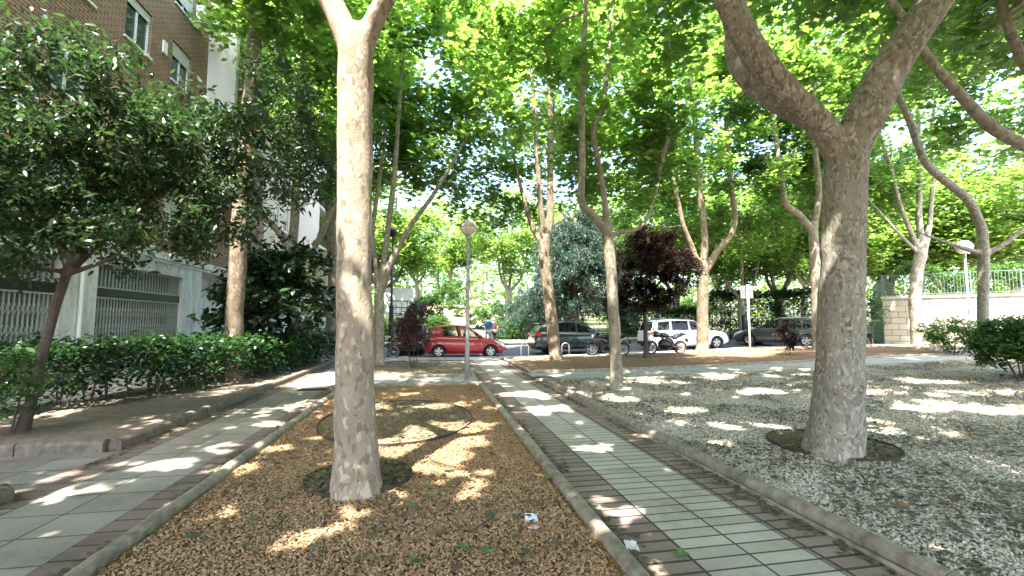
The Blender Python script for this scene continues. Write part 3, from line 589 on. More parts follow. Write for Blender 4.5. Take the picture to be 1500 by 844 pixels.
M['brick'] = brickmat('ochre_brick', (.38, .25, .16), (.31, .195, .125), (.06, .048, .04), .26, .085, .012)
def stained(name, c):
    m, n, l, b = newmat(name); a = N(n, l, 'ShaderNodeTexNoise', 0, _Vector=objco(n, l, (2.5, 2.5, .35)), _Scale=1.6, _Detail=8.0, _Roughness=.7); f = N(n, l, 'ShaderNodeTexNoise', 0, _Vector=objco(n, l), _Scale=1.1, _Detail=9.0, _Roughness=.72)
    k = mixc(n, l, 1., ramp(n, l, a, [(.34, (.62, .6, .55)), (.55, (1, 1, 1))]), ramp(n, l, f, [(.3, (.72, .72, .68)), (.5, (1, 1, 1))]), 'MULTIPLY')
    l.new(mixc(n, l, 1., c, k, 'MULTIPLY'), b.inputs['Base Color']); b.inputs['Roughness'].default_value = .85; bump(n, l, b, f, .5, .006); return m
M['white'] = stained('white_render', (.72, .73, .72))
M['white2'] = plain('white_wall', (.74, .73, .70), .8, var=.07, scale=1.5, bumpd=.004)
M['beige'] = plain('beige_render', (.55, .46, .34), .85, var=.1, scale=1.5, bumpd=.004)
M['yellow'] = plain('yellow_render', (.62, .47, .10), .8, var=.1, scale=2)
M['frame'] = plain('white_frame', (.74, .76, .76), .45, var=.06)
M['shutter'] = plain('roller_shutter', (.52, .52, .49), .6, var=.08, scale=1)
M['darkmetal'] = plain('dark_metal', (.035, .037, .04), .45, .6, .2)
M['grillepaint'] = plain('pale_grey_gate_paint', (.42, .44, .43), .55, .1, .15, 14)
M['dullpanel'] = plain('grey_panel', (.17, .18, .17), .7, var=.3, scale=3)
M['steel'] = plain('galvanised_steel', (.30, .30, .29), .5, .35, .2, 12)
M['green_rail'] = plain('green_grey_rail', (.10, .14, .12), .5, .3, .15)
def glassmat(name, c, rough=.05, tr=0.):
    m, n, l, b = newmat(name); b.inputs['Base Color'].default_value = (*c, 1); b.inputs['Roughness'].default_value = rough; b.inputs['Specular IOR Level'].default_value = .6
    t = N(n, l, 'ShaderNodeTexNoise', 0, _Vector=objco(n, l), _Scale=2.0); bump(n, l, b, t, .05, .01)
    if tr:
        gt = n.new('ShaderNodeBsdfTransparent'); gt.inputs[0].default_value = (.75, .8, .78, 1); mx = n.new('ShaderNodeMixShader'); mx.inputs[0].default_value = tr
        l.new(b.outputs[0], mx.inputs[1]); l.new(gt.outputs[0], mx.inputs[2]); l.new(mx.outputs[0], n['Material Output'].inputs[0])
    return m
M['glass'] = glassmat('window_glass', (.05, .065, .07)); M['carglass'] = glassmat('car_glass', (.012, .015, .016), .03, .5); M['darkglass'] = glassmat('tinted_glass', (.008, .01, .011), .03, .12)

def wallgrid(mb, ax, plane, a0, a1, z0, z1, holes, rev=.18, m=0, back=1):
    """wall in plane ax=const with openings (a0,a1,z0,z1) and their reveals; back: direction the reveal goes (sign)"""
    A = sorted({a0, a1, *[h[0] for h in holes], *[h[1] for h in holes]}); Z = sorted({z0, z1, *[h[2] for h in holes], *[h[3] for h in holes]})
    def pt(a, z, d=0): return (plane+d, a, z) if ax == 'x' else (a, plane+d, z)
    for i in range(len(A)-1):
        for j in range(len(Z)-1):
            ca, cz = (A[i]+A[i+1])/2, (Z[j]+Z[j+1])/2
            if any(h[0] < ca < h[1] and h[2] < cz < h[3] for h in holes): continue
            mb.quad(pt(A[i], Z[j]), pt(A[i+1], Z[j]), pt(A[i+1], Z[j+1]), pt(A[i], Z[j+1]), m)
    d = rev*back
    for h in holes:
        b, e, lo, hi = h[:4]
        mb.quad(pt(b, lo), pt(e, lo), pt(e, lo, d), pt(b, lo, d), m); mb.quad(pt(b, hi), pt(e, hi), pt(e, hi, d), pt(b, hi, d), m)
        mb.quad(pt(b, lo), pt(b, hi), pt(b, hi, d), pt(b, lo, d), m); mb.quad(pt(e, lo), pt(e, hi), pt(e, hi, d), pt(e, lo, d), m)
def add_window(par, x, y0, y1, z0, z1, blind=.0, sill=True, lab=None, mats=('frame', 'glass')):
    """casement window set in a wall facing +x (local): frame > pane, sill, roller blind"""
    f = .07; mb = MB(); xm = x-.1; ym = (y0+y1)/2
    for a, b, c, d in ((y0, y1, z0, z0+f), (y0, y1, z1-f, z1), (y0, y0+f, z0+f, z1-f), (y1-f, y1, z0+f, z1-f), (ym-.03, ym+.03, z0+f, z1-f)): mb.box(xm-.03, xm+.03, a, b, c, d)
    fr = mb.build('window', M[mats[0]], par)
    if lab: fr['label'] = lab
    g = MB(); g.box(xm-.015, xm-.005, y0+f-.005, y1-f+.005, z0+f-.005, z1-f+.005); g.build('pane', M[mats[1]], fr)
    if sill: s = MB(); s.box(x-.14, x+.05, y0-.06, y1+.06, z0-.055, z0-.003); s.build('sill', M[mats[0]], fr)
    if blind:
        s = MB(); zb = z1-(z1-z0)*blind
        for z in np.arange(zb, z1-.01, .05): s.box(x-.062, x-.045, y0+.01, y1-.01, z, min(z+.046, z1-.003))
        s.build('blind', M['shutter'], fr)
    return fr
FX = -8.4; BY = 12.
bb = thing('brick_building', 'ochre brick apartment building with a white ground floor behind the laurel hedge', 'building', (FX, BY, 0))
rows = [4.2, 6.8, 9.4, 12.0, 14.6, 17.2]; wy = [(7.4, 8.5), (11.05, 12.15), (13.3, 14.4), (15.5, 16.6), (18.0, 19.0), (21.4, 22.5)]
holes = []
for z in rows:
    for i, (a, b) in enumerate(wy):
        if i == 4 and z > 5: continue
        holes.append((a-BY, b-BY, z, z+1.32))
mb = MB(); wallgrid(mb, 'x', 0, 5-BY, 24-BY, 3.72, 20.5, holes, .2, 0, -1)
wallgrid(mb, 'y', 5-BY, -12, 0, 0, 20.5, [], 0); mb.quad((-12, 5-BY, 20.5), (0, 5-BY, 20.5), (0, 24-BY, 20.5), (-12, 24-BY, 20.5)); mb.quad((-12, 24-BY, 0), (0, 24-BY, 0), (0, 24-BY, 20.5), (-12, 24-BY, 20.5))
mb.build('wall', M['brick'], bb)
rr = random.Random(3)
for h in holes:
    if h[3] > 16: pass
    add_window(bb, 0, h[0]+.003, h[1]-.003, h[2]+.003, h[3]-.003, rr.choice([0, .35, .5, .8, .2]))
# ground floor with two gated openings
mb = MB(); gates = [(7.9-BY, 11.8-BY, .12, 3.05), (12.95-BY, 16.85-BY, .12, 3.05)]
wallgrid(mb, 'x', .02, 5-BY, 18.1-BY, -.2, 3.5, gates, .45, 0, -1)
mb.quad((.02, 18.1-BY, -.2), (-1.3, 18.1-BY, -.2), (-1.3, 18.1-BY, 3.7), (.02, 18.1-BY, 3.7)); wallgrid(mb, 'x', -1.3, 18.1-BY, 24-BY, -.2, 3.7, [(19-BY, 20.2-BY, .05, 2.3)], .25, 0, -1)
mb.build('ground_floor_wall', M['white'], bb)
mb = MB(); mb.box(-.3, .12, 5-BY, 24-BY, 3.5, 3.72); mb.box(-.3, .07, 5-BY, 24-BY, 3.4, 3.5); bevel(mb.build('cornice', M['white'], bb), .015)
mb = MB(); mb.quad((-.01, 5-BY, 3.45), (-1.3, 5-BY, 3.45), (-1.3, 24-BY, 3.45), (-.01, 24-BY, 3.45)); mb.build('soffit', M['white'], bb)
mb = MB(); mb.box(-1.56, -1.5, 19-BY, 20.2-BY, .05, 2.3); dr = mb.build('door', M['darkmetal'], bb)
mb = MB()
for a, b, c, d in ((18.9, 19., .0, 2.4), (20.2, 20.3, 0, 2.4), (19., 20.2, 2.3, 2.4)): mb.box(-1.34, -1.26, a-BY, b-BY, c, d)
mb.build('door_frame', M['frame'], dr)
for (a, b, z0, z1) in gates:
    mb = MB(); mb.box(-.44, -.40, a, b, z0, z1); mb.build('shop_panel', M['dullpanel'], bb)
    mb = MB(); mb.box(-.22, -.05, a+.002, b-.002, 2.2, 2.42); mb.build('lintel_beam', M['darkmetal'], bb)
    mb = MB(); n = int((b-a)/.115)
    for i in range(n+1):
        y = a+.02+(b-a-.04)*i/n; mb.box(-.11, -.085, y-.011, y+.011, z0+.06, 2.16)
    for i in range(n):
        y0 = a+.02+(b-a-.04)*i/n; y1 = a+.02+(b-a-.04)*(i+1)/n
        for z in (.35, .8, 1.25, 1.7):
            for s in (0, 1): mb.tube([(-.075, y0, z+.22*s), (-.075, y1, z+.22*(1-s))], .006, 4)
    for z in (z0+.03, 2.15): mb.box(-.13, -.065, a+.003, b-.003, z, z+.04)
    g = mb.build('scissor_gate', M['grillepaint'], bb)
    mb = MB(); n = int((b-a)/.14)
    for i in range(n+1):
        y = a+.02+(b-a-.04)*i/n; mb.box(-.11, -.085, y-.012, y+.012, 2.43, 3.0)
    mb.box(-.12, -.075, a+.003, b-.003, 3.0, 3.04); mb.box(-.12, -.075, a+.003, b-.003, 2.425, 2.46); mb.build('top_grille', M['grillepaint'], bb)
mb = MB(); mb.tube([(.09, 12.35-BY, -.1), (.09, 12.35-BY, 3.4)], .045, 10); mb.tube([(.05, 12.35-BY, .9), (.1, 12.35-BY, .9)], .06, 10); mb.build('downpipe', M['frame'], bb)
# scribbles sprayed on the white pier
mb = MB()
def stroke(y, z, pts): mb.tube([(.024, 17.3-BY+y+a, z+b) for a, b in pts], .008, 4)
stroke(.0, 1.55, [(0, 0), (.06, .0)]); stroke(.12, 1.55, [(0, 0), (.05, .02), (.1, 0)]); stroke(.38, 1.5, [(0, 0), (0, .12), (.07, .1), (.08, .03), (0, 0)]); stroke(.55, 1.38, [(0, 0), (.03, .08)])
mb.build('graffiti', plain('spray_paint', (.05, .05, .055)), bb)
# balcony bay of the upper floors
def bay(par, y0, y1, dx, zs, ztop, wallm, backm, by):
    mb = MB(); mb.box(.003, dx, y0-by, y0-by+.22, zs, ztop); mb.box(.003, dx, y1-by-.22, y1-by, zs, ztop); mb.build('bay_side_wall', M[wallm], par)
    mb = MB(); mb.box(.004, .03, y0-by+.223, y1-by-.223, zs+.2, ztop); mb.build('bay_back_wall', M[backm], par)
    z = zs
    while z < ztop-1:
        mb = MB(); mb.box(.032, dx-.01, y0-by+.223, y1-by-.223, z, z+.18); s = mb.build('balcony', M[wallm], par)
        mb = MB(); n = int((y1-y0-.5)/.11)
        for i in range(n+1): y = y0-by+.25+(y1-y0-.5)*i/n; mb.box(dx-.05, dx-.035, y-.008, y+.008, z+.22, z+1.1)
        for q in (.2, 1.08): mb.box(dx-.07, dx-.02, y0-by+.224, y1-by-.224, z+q, z+q+.04)
        mb.build('railing', M['darkmetal'], s)
        mb = MB(); yc = (y0+y1)/2-by; mb.box(.032, .06, yc-.8, yc+.8, z+.2, z+2.2); w = mb.build('balcony_door', M['frame'], s)
        mb = MB(); mb.box(.062, .07, yc-.72, yc-.05, z+.28, z+2.12); mb.box(.062, .07, yc+.05, yc+.72, z+.28, z+2.12); mb.build('pane', M['glass'], s)
        z += 2.6
bay(bb, 17.7, 21.2, .98, 6.3, 20.4, 'white2', 'yellow', BY)
# air conditioners
def aircon(par, y, z):
    mb = MB(); mb.box(.12, .42, y-.4, y+.4, z, z+.56); a = bevel(mb.build('air_conditioner', M['frame'], par), .03)
    mb = MB(); mb.lathe([(0, .0), (.2, .0), (.22, -.012), (.22, .01)], 24, (.43, y-.1, z+.28), 'x'); mb.build('fan_grille', M['dullpanel'], a)
    mb = MB(); mb.box(.0, .4, y-.35, y-.31, z-.05, z-.003); mb.box(.0, .4, y+.31, y+.35, z-.05, z-.003); mb.build('bracket', M['frame'], a)
aircon(bb, 16.85-BY, 12.1); aircon(bb, 14.-BY, 5.9)
mb = MB(); mb.box(.0, .05, 14.95-BY, 15.15-BY, 9.95, 10.35); mb.build('vent_cover', M['frame'], bb)

b2 = thing('apartment_building', 'beige apartment building with a projecting white balcony bay farther down the street', 'building', (FX, 32, 0))
h2 = [(y-32, y+.8-32, z, z+1.25) for z in rows for y in (25.2, 26.9, 28.2, 36.6, 38.4, 40.2, 42, 43.8) if True]+[(y-32, y+.8-32, 4.2, 5.45) for y in (30.3, 31.9, 33.4, 35)]
mb = MB(); wallgrid(mb, 'x', 0, 24.01-32, 46-32, 3.4, 20, h2, .2, 0, -1); mb.quad((0, 14, 0), (-12, 14, 0), (-12, 14, 20), (0, 14, 20)); mb.quad((0, -8, 20), (0, 14, 20), (-12, 14, 20), (-12, -8, 20)); mb.build('wall', M['beige'], b2)
for h in h2: add_window(b2, 0, h[0]+.003, h[1]-.003, h[2]+.003, h[3]-.003, rr.choice([.3, .5, .9]))
mb = MB(); gh = [(a-32, a+2.2-32, .3, 2.8) for a in (25, 28.2, 31.4, 34.6, 37.8, 41)]
wallgrid(mb, 'x', .03, 24.01-32, 46-32, -.2, 3.4, gh, .3, 0, -1); mb.build('ground_floor_wall', M['white2'], b2)
for h in gh:
    mb = MB(); mb.box(-.25, -.22, h[0], h[1], h[2], h[3]); w = mb.build('shop_window', M['glass'], b2)
bay(b2, 29.5, 36.4, 1.24, 6.4, 19.9, 'white2', 'beige', 32)

# ---------------------------------------------------------------- stone wall, railing and terrace on the right
A = P(1294, 470, 23.8); B = P(1442, 470, 21.6); A[2] = B[2] = 0; dw = (B-A)/np.linalg.norm(B-A); ang = math.atan2(dw[1], dw[0])
M['ashlar'] = brickmat('pale_ashlar', (.37, .335, .26), (.31, .28, .215), (.12, .105, .08), .62, .31, .014)
M['coping'] = plain('coping_stone', (.36, .33, .28), .85, var=.25, scale=5, bumpd=.01)
zb = .25
sw = thing('stone_wall', 'pale ashlar retaining wall with a grey coping and steps at its right end', 'wall', (A[0], A[1], zb), ang)
topz = 2.55; xs = 5.2
prof = [(0, -.5), (14, -.5)]+[(14, topz-9*.17)]
st = [(0, topz)]; 
poly = [(0, -.6), (11, -.6)]; zz = topz-1.7
pts = []; x = xs; z = topz
while z > topz-1.6: pts += [(x, z)]; z -= .2; pts += [(x, z)]; x += .42
pts += [(11, z)]
poly = [(0, -.6), (11, -.6)]+pts[::-1]+[(0, topz)]
mb = MB(); mb.prism(poly, 0, .4)
mb.box(.0, .4, .402, 9, -.6, topz-.003); mb.build('wall', M['ashlar'], sw)
mb = MB(); mb.box(-.06, xs, -.06, .46, topz+.003, topz+.14); mb.box(-.06, .46, .463, 9, topz+.003, topz+.14)
x = xs; z = topz
while z > topz-1.5: z -= .2; mb.box(x+.004, x+.42, -.06, .46, z+.003, z+.14); x += .42
bevel(mb.build('coping', M['coping'], sw), .02)
rl = thing('railing', 'green grey metal railing standing on the coping of the stone wall', 'railing', (A[0], A[1], zb+topz+.14), ang)
mb = MB()
for x in np.arange(.1, xs, .12): mb.box(x-.009, x+.009, .191, .209, .1, 1.12)
for q in (.08, 1.1): mb.box(.06, xs, .18, .22, q, q+.04)
for y in np.arange(.45, 8.8, .12): mb.box(.191, .209, y-.009, y+.009, .1, 1.12)
for q in (.08, 1.1): mb.box(.18, .22, .222, 8.8, q, q+.04)
mb.build('bars', M['green_rail'], rl)
for x in list(np.arange(.06, xs, 1.7)): mb = MB(); mb.box(x-.03, x+.03, .17, .23, 0, 1.2); mb.build('post', M['green_rail'], rl)
hr = MB(); hr.tube([(xs, .2, 1.1), (xs+2.6, .2, -.1)], .025, 8)
for x in np.arange(xs+.15, xs+2.6, .14): hr.tube([(x, .2, 1.1-(x-xs)*.4615), (x, .2, -.0-(x-xs)*.476)], .009, 5)
hr.build('stair_rail', M['green_rail'], rl)
ca, sa = math.cos(ang), math.sin(ang)
def wl(x, y, z): return (A[0]+ca*x-sa*y, A[1]+sa*x+ca*y, z)
mb = MB(); mb.grid(np.array([[wl(x, y, zb+topz-.02+.03*max(0, y-9)) for y in np.linspace(.38, 40, 30)] for x in np.linspace(.38, 60, 30)])); tag(mb.build('terrace', M['sand']), kind='structure')
# ---------------------------------------------------------------- shrubs, hedges and small trees
def cloud(pts, name, par, mats, nleaf, size, shape, rc, seed, up=.5, droop=.3, flat=.8):
    r = np.random.default_rng(seed); mb = MB(); pts = np.asarray(pts)
    C = np.repeat(pts, nleaf, 0)+r.normal(size=(len(pts)*nleaf, 3))*rc*np.array([1, 1, flat]); leaves(mb, C, size, shape, 0, up, droop, r); return mb
def shrub(name, label, cat, base, blobs, ncl, nleaf, lsize, shape, leafm, stems=5, seed=1, rc=.16, group=None, barkm='bark_dark', twig=.006, stemr=.018, up=.5, droop=.3):
    base = np.array(base, float); t = thing(name, label, cat, tuple(base), 0, group); rr = np.random.default_rng(seed)
    lim = []; mb = MB(); c0, r0 = blobs[0]
    for i in range(stems):
        a = i*2*PI/stems+rr.uniform(-.5, .5); e = np.array(c0)*np.array([1, 1, .8])+np.array([math.cos(a)*r0[0]*.45, math.sin(a)*r0[1]*.45, 0])
        s0 = np.array([math.cos(a)*.06, math.sin(a)*.06, -.08]); mid = (s0+e)/2+rr.normal(size=3)*.05
        q = resample([s0, mid, e], .12); lim.append(q); mb.tube(q, np.linspace(stemr, stemr*.45, len(q)), 7)
    mb.build('stems', M[barkm], t, smooth=True)
    crown_mesh(lim, blobs, ncl, nleaf, lsize, shape, rc, seed, None, twig, up, droop, .8).build('foliage', [M[leafm], M[barkm]], t)
    return t
# laurel hedge along the bed
hpath = resample(np.array([(-9.2, 8.0, 0), (-7.2, 8.4, 0), (-6.1, 9.6, 0), (-5.35, 11.3, 0), (-4.8, 13.5, 0), (-4.55, 16, 0), (-4.45, 19.5, 0)]), .2)
hd = thing('hedge', 'long dark green laurel hedge between the left path and the brick building', 'hedge', (-5.3, 11.3, 0))
r = np.random.default_rng(31); pts = []; mbs = MB()
for i, c in enumerate(hpath):
    d = np.gradient(hpath, axis=0)[i]; nn = np.array([-d[1], d[0], 0]); nn /= np.linalg.norm(nn)
    top = 1.17+.10*mnoise.noise(Vector((c[0]*1.3, c[1]*1.3, 0))); wd = .62+.12*mnoise.noise(Vector((c[1]*.9, 4, 1)))
    for k in range(26):
        u = r.uniform(-1, 1); z = r.uniform(.2, 1); 
        if r.random() < .45: u = np.sign(u)*r.uniform(.8, 1)
        elif r.random() < .6: z = r.uniform(.85, 1)
        if z < .45 and r.random() < .55: continue
        zz = z*top-(abs(u)**3)*.10*top; pts.append(c+nn*u*wd+d/np.linalg.norm(d)*r.uniform(-.12, .12)+np.array([0, 0, zz]))
    if i % 2 == 0:
        for k in range(3):
            a = c+nn*r.uniform(-.3, .3); mbs.tube([a-(0, 0, .1), a+(r.uniform(-.1, .1), r.uniform(-.1, .1), .4), a+(r.uniform(-.3, .3), r.uniform(-.3, .3), .85)], [.018, .014, .006], 5)
base = np.array([-5.3, 11.3, 0]); pts = np.array(pts)-base
cloud(pts, 'foliage', hd, None, 15, .125, OVAL, .10, 32, .45, .35).build('foliage', M['laurel'], hd)
for k in range(len(mbs.V)): mbs.V[k] = mbs.V[k]-base
mbs.build('stems', M['bark_dark'], hd)
mbw = MB()
for k in range(260):
    i = r.integers(0, len(hpath)); c = hpath[i]; leaves(mbw, np.array([[c[0]+r.uniform(-.6, 1.2), c[1]+r.uniform(-.8, .8), .08]]), .09, OVAL, 0, .95, 0, r)
tag(mbw.build('leaf_litter', plain('dry_leaf', (.16, .10, .05), .8, var=.5, scale=3)), 'dry brown leaf litter on the soil under the laurel hedge', 'leaf litter', kind='stuff')

# the privet-like tree at the left
def bl(px, py, D, r): return (tuple(P(px, py, D)), r)
def small_tree(name, label, limbs, blobs, bk, leafm, ncl, nleaf, lsize, shape, rc, seed, voxel=.02, up=.55, droop=.3, twig=.006, cat='tree', sides=14):
    base = limbs[0][0][:3].copy(); base[2] = float(hz(base[0], base[1])); t = thing(name, label, cat, tuple(base)); limbs[0][0, 2] = base[2]-.1
    trunk_obj(limbs, base, M[bk], t, voxel, sides=sides, wob=.2)
    carry = [resample(L, .25)[:, :3]-base for L in (limbs[1:] or [limbs[0][-4:]])]
    crown_mesh(carry, [(np.array(c)-base, q) for c, q in blobs], ncl, nleaf, lsize, shape, rc, seed, None, twig, up, droop, .7, .3).build('crown', [M[leafm], M[bk]], t); return t
Lp = [pixlimb([(30, 642, 6.0, 14), (45, 590, 6.1, 10), (62, 520, 6.2, 9), (80, 455, 6.3, 8.5), (98, 400, 6.4, 9), (106, 370, 6.4, 8)]),
      pixlimb([(102, 395, 6.4, 9), (75, 320, 6.3, 6), (40, 260, 6.2, 4), (10, 180, 6.1, 3)]), pixlimb([(104, 390, 6.4, 10), (125, 300, 6.5, 7), (150, 220, 6.6, 5), (165, 130, 6.7, 3.5)]),
      pixlimb([(104, 395, 6.4, 9), (170, 330, 6.8, 6), (250, 270, 7.3, 4.5), (330, 200, 7.8, 3.5), (400, 140, 8.2, 2.5)]), pixlimb([(102, 400, 6.4, 6), (150, 385, 6.3, 4), (200, 360, 6.3, 3), (260, 330, 6.5, 2)]), pixlimb([(100, 400, 6.4, 6), (60, 390, 6.1, 4), (10, 400, 5.9, 2.5)])]
small_tree('evergreen_tree', 'dark evergreen tree with a leaning trunk in front of the brick building', Lp,
           [bl(100, 170, 6.5, (1.5, 1.4, 1.35)), bl(20, 260, 6.1, (.9, 1.0, 1.1)), bl(250, 225, 7.2, (1.1, 1.2, 1.1)), bl(400, 200, 8.1, (1.0, 1.1, 1.5)), bl(190, 350, 6.5, (1.0, .9, .45)), bl(20, 385, 5.9, (.7, .7, .35)), bl(300, 320, 7.3, (.8, .9, .6)), bl(110, 310, 6.3, (.9, .9, .5))], 'bark_dark', 'privet', 430, 66, .125, LANCE, .27, 51, up=.25, droop=.5)
# magnolia
q = P(402, 470, 13.8); mg = (q[0], q[1], 0.05)
shrub('magnolia', 'dark broad leaved magnolia behind the hedge beside the white entrance', 'tree', mg, [((0, 0, 2.3), (1.75, 1.6, 1.5)), ((.3, .2, 3.3), (1.3, 1.2, .9)), ((-1.0, -.2, 1.7), (.9, .9, .7))], 200, 26, .24, OVAL, 'magnolia', 3, 61, .26, None, 'bark_dark', .008, .06, .35, .2)
q = G(22, 640); shrub('shrub', 'small pale leaved shrub at the left edge beside the leaning trunk', 'shrub', (q[0]-.02, q[1]-.1, .05), [((0, 0, .6), (.5, .5, .42))], 45, 18, .10, LANCE, 'bushleaf', 4, 62, .12)
# bushes on the right
q = P(1492, 470, 10.2); shrub('bush', 'broad green bush at the right edge of the white gravel', 'bush', (q[0], q[1], float(hz(q[0], q[1]))), [((0, 0, .95), (.95, .9, .5)), ((.9, .2, .9), (.8, .8, .5)), ((-.6, 0, .75), (.6, .6, .4))], 300, 48, .09, OVAL, 'bushleaf', 6, 63, .15)
q = P(1392, 470, 16.3); shrub('bush', 'smaller rounded bush in front of the stone wall, left of the broad one', 'bush', (q[0], q[1], float(hz(q[0], q[1]))), [((0, 0, .75), (1.0, .9, .6))], 110, 40, .09, OVAL, 'bushleaf', 5, 64, .16)
q = P(1275, 470, 22.5); shrub('bush', 'tall dark bush beside the left corner of the stone wall', 'bush', (q[0], q[1], float(hz(q[0], q[1]))), [((0, .6, 1.9), (1.2, 1.2, 1.5)), ((-.6, 1.2, 1.0), (1.1, 1.1, .9))], 160, 40, .12, OVAL, 'laurel', 5, 65, .2)
# plum tree on the mulch bed
Lm = [pixlimb([(946, 530, 17.6, 5), (946, 510, 17.8, 3.6), (945, 470, 17.8, 3.2), (944, 440, 17.8, 3)]), pixlimb([(944, 445, 17.8, 2.4), (925, 415, 17.7, 1.8), (905, 385, 17.6, 1.2)]), pixlimb([(944, 445, 17.8, 2.6), (948, 390, 17.8, 2), (945, 340, 17.8, 1.2)]), pixlimb([(944, 440, 17.8, 2.2), (970, 410, 18, 1.6), (990, 385, 18.1, 1)])]
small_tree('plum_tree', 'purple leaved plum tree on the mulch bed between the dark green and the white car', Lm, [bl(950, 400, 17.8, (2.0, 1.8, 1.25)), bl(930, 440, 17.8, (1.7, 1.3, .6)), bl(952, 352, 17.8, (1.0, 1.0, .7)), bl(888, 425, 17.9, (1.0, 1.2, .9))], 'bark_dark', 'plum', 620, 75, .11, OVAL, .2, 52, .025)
# second plum shrub in front of the red car, sparse, with sunlight painted into the leaf colour
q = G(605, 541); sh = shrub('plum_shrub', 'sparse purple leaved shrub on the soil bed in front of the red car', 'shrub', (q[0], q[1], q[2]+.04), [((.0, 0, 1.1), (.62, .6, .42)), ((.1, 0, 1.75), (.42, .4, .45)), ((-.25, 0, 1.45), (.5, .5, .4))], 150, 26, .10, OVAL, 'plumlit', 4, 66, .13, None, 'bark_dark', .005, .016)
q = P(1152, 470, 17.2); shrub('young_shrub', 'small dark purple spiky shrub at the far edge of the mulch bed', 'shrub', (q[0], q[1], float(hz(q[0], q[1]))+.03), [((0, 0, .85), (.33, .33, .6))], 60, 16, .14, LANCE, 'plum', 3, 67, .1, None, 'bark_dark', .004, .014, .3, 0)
# weeping cedar across the street
def cedar():
    q = P(843, 470, 30.5); base = np.array([q[0], q[1], float(hz(q[0], q[1]))]); t = thing('cedar_tree', 'blue green weeping cedar across the street behind the dark green car', 'tree', tuple(base))
    mb = MB(); zt = 9.5; mb.tube([(0, 0, -.2), (.05, 0, 2), (0, .1, 5), (.1, 0, zt)], [.30, .22, .17, .04], 12); mb.build('trunk', M['bark_red'], t, smooth=True)
    r = np.random.default_rng(71); mb = MB(); tips = []
    for i in range(150):
        z = r.uniform(1.7, 9.2); a = r.uniform(0, 2*PI); L = (6.3-.55*(z-1.5))*r.uniform(.65, 1.05)
        u = np.linspace(0, 1, 9); pts = np.stack([math.cos(a)*L*u, math.sin(a)*L*u, z+.35*L*.3*np.sin(u*PI)-.30*L*u**2.2], -1); mb.tube(pts, np.linspace(.05, .008, 9), 5, 1, cap=False)
        for k in range(int(34*L/3)):
            s = r.uniform(.15, 1); p = np.array([math.cos(a)*L*s, math.sin(a)*L*s, z+.105*L*math.sin(s*PI)-.30*L*s**2.2]); side = np.array([-math.sin(a), math.cos(a), 0])*r.normal()*.35*(1.1-s*.4)
            h = r.uniform(.25, .95)*(.5+s*.6); v = np.linspace(0, 1, 7)
            C = p+side*np.minimum(1, v*2)[:, None]+np.array([0, 0, -1])*(h*v**1.3)[:, None]+r.normal(size=(7, 3))*.04; tips.append(np.repeat(C, 3, 0)+r.normal(size=(21, 3))*.035)
    leaves(mb, np.concatenate(tips), .20, LANCE*np.array([.55, 1]), 0, .15, .9, r)
    mb.build('crown', [M['cedar'], M['bark_dark']], t)
cedar()
# hedges and bushes across the street
def hedge_box(label, p0, p1, h, w, seed, leafm='laurel', n=30, size=.16, dens=1., round_=.12):
    p0 = np.array([p0[0], p0[1], 0]); p1 = np.array([p1[0], p1[1], 0]); L = np.linalg.norm(p1-p0); d = (p1-p0)/L; nn = np.array([-d[1], d[0], 0]); r = np.random.default_rng(seed)
    t = thing('hedge', label, 'hedge', (p0[0], p0[1], float(hz(p0[0], p0[1])))); pts = []
    for k in range(int(L*n*dens*4.5)):
        s = r.uniform(0, L); u = r.uniform(-1, 1); z = r.uniform(.05, 1)
        if r.random() < .75: u = np.sign(u)
        else: z = r.uniform(.9, 1)
        hh = h*(1+round_*2*mnoise.noise(Vector((s*.6, seed, 0)))); pts.append(d*s+nn*u*w*(.5+.1*mnoise.noise(Vector((s, z*2, seed))))*(1-.25*z**4)+np.array([0, 0, z*hh+float(hz(*(p0+d*s)[:2]))-float(hz(*p0[:2]))]))
    cloud(pts, '', t, None, 22, size, OVAL, .17, seed).build('foliage', M[leafm], t)
    mb = MB()
    for s in np.arange(.3, L, .6): q = d*s; mb.tube([q-(0, 0, .2), q+(.05, 0, h*.45), q+(.1, .05, h*.8)], [.04, .03, .012], 6)
    mb.build('stems', M['bark_dark'], t)
hedge_box('tall dark clipped hedge across the street behind the sign post', P(1036, 470, 30.5)[:2], P(1120, 470, 30.2)[:2], 3.0, 1.6, 81)
hedge_box('tall dark hedge across the street behind the grey car', P(1124, 470, 29.6)[:2], P(1200, 470, 28.5)[:2], 3.1, 1.6, 82)
hedge_box('low green hedge across the street, right of the blue shirted person', P(722, 470, 31)[:2], P(772, 470, 32)[:2], 1.15, 1.1, 83, 'bushleaf')
hedge_box('green hedge beyond the street at the far left, under the thin trees', P(505, 470, 27)[:2], P(566, 470, 29)[:2], 1.5, 1.3, 84, 'bushleaf')
for px, py, D, rad, lab, sd in ((702, 462, 36, 1.0, 'sunlit round bush on the slope behind the red car bonnet', 85), (737, 440, 42, 1.3, 'round dark green bush higher on the slope beside the cedar', 86), (672, 455, 44, 1.1, 'pale green bush on the sunny slope left of the path up', 87), (788, 476, 33, .8, 'bright green bush at the foot of the cedar', 88)):
    q = P(px, py, D); z = float(hz(q[0], q[1])); shrub('bush', lab, 'bush', (q[0], q[1], z), [((0, 0, rad*.9), (rad, rad, rad*.85))], 60, 40, .16, OVAL, 'bushleaf' if sd != 86 else 'laurel', 4, sd, .22, 'bushes on the slope')
hedge_box('green planting on top of the terrace behind the railing', wl(.8, 2.4, 0)[:2], wl(10, 2.4, 0)[:2], 4.0, 1.5, 89, 'bushleaf', 26, .16)

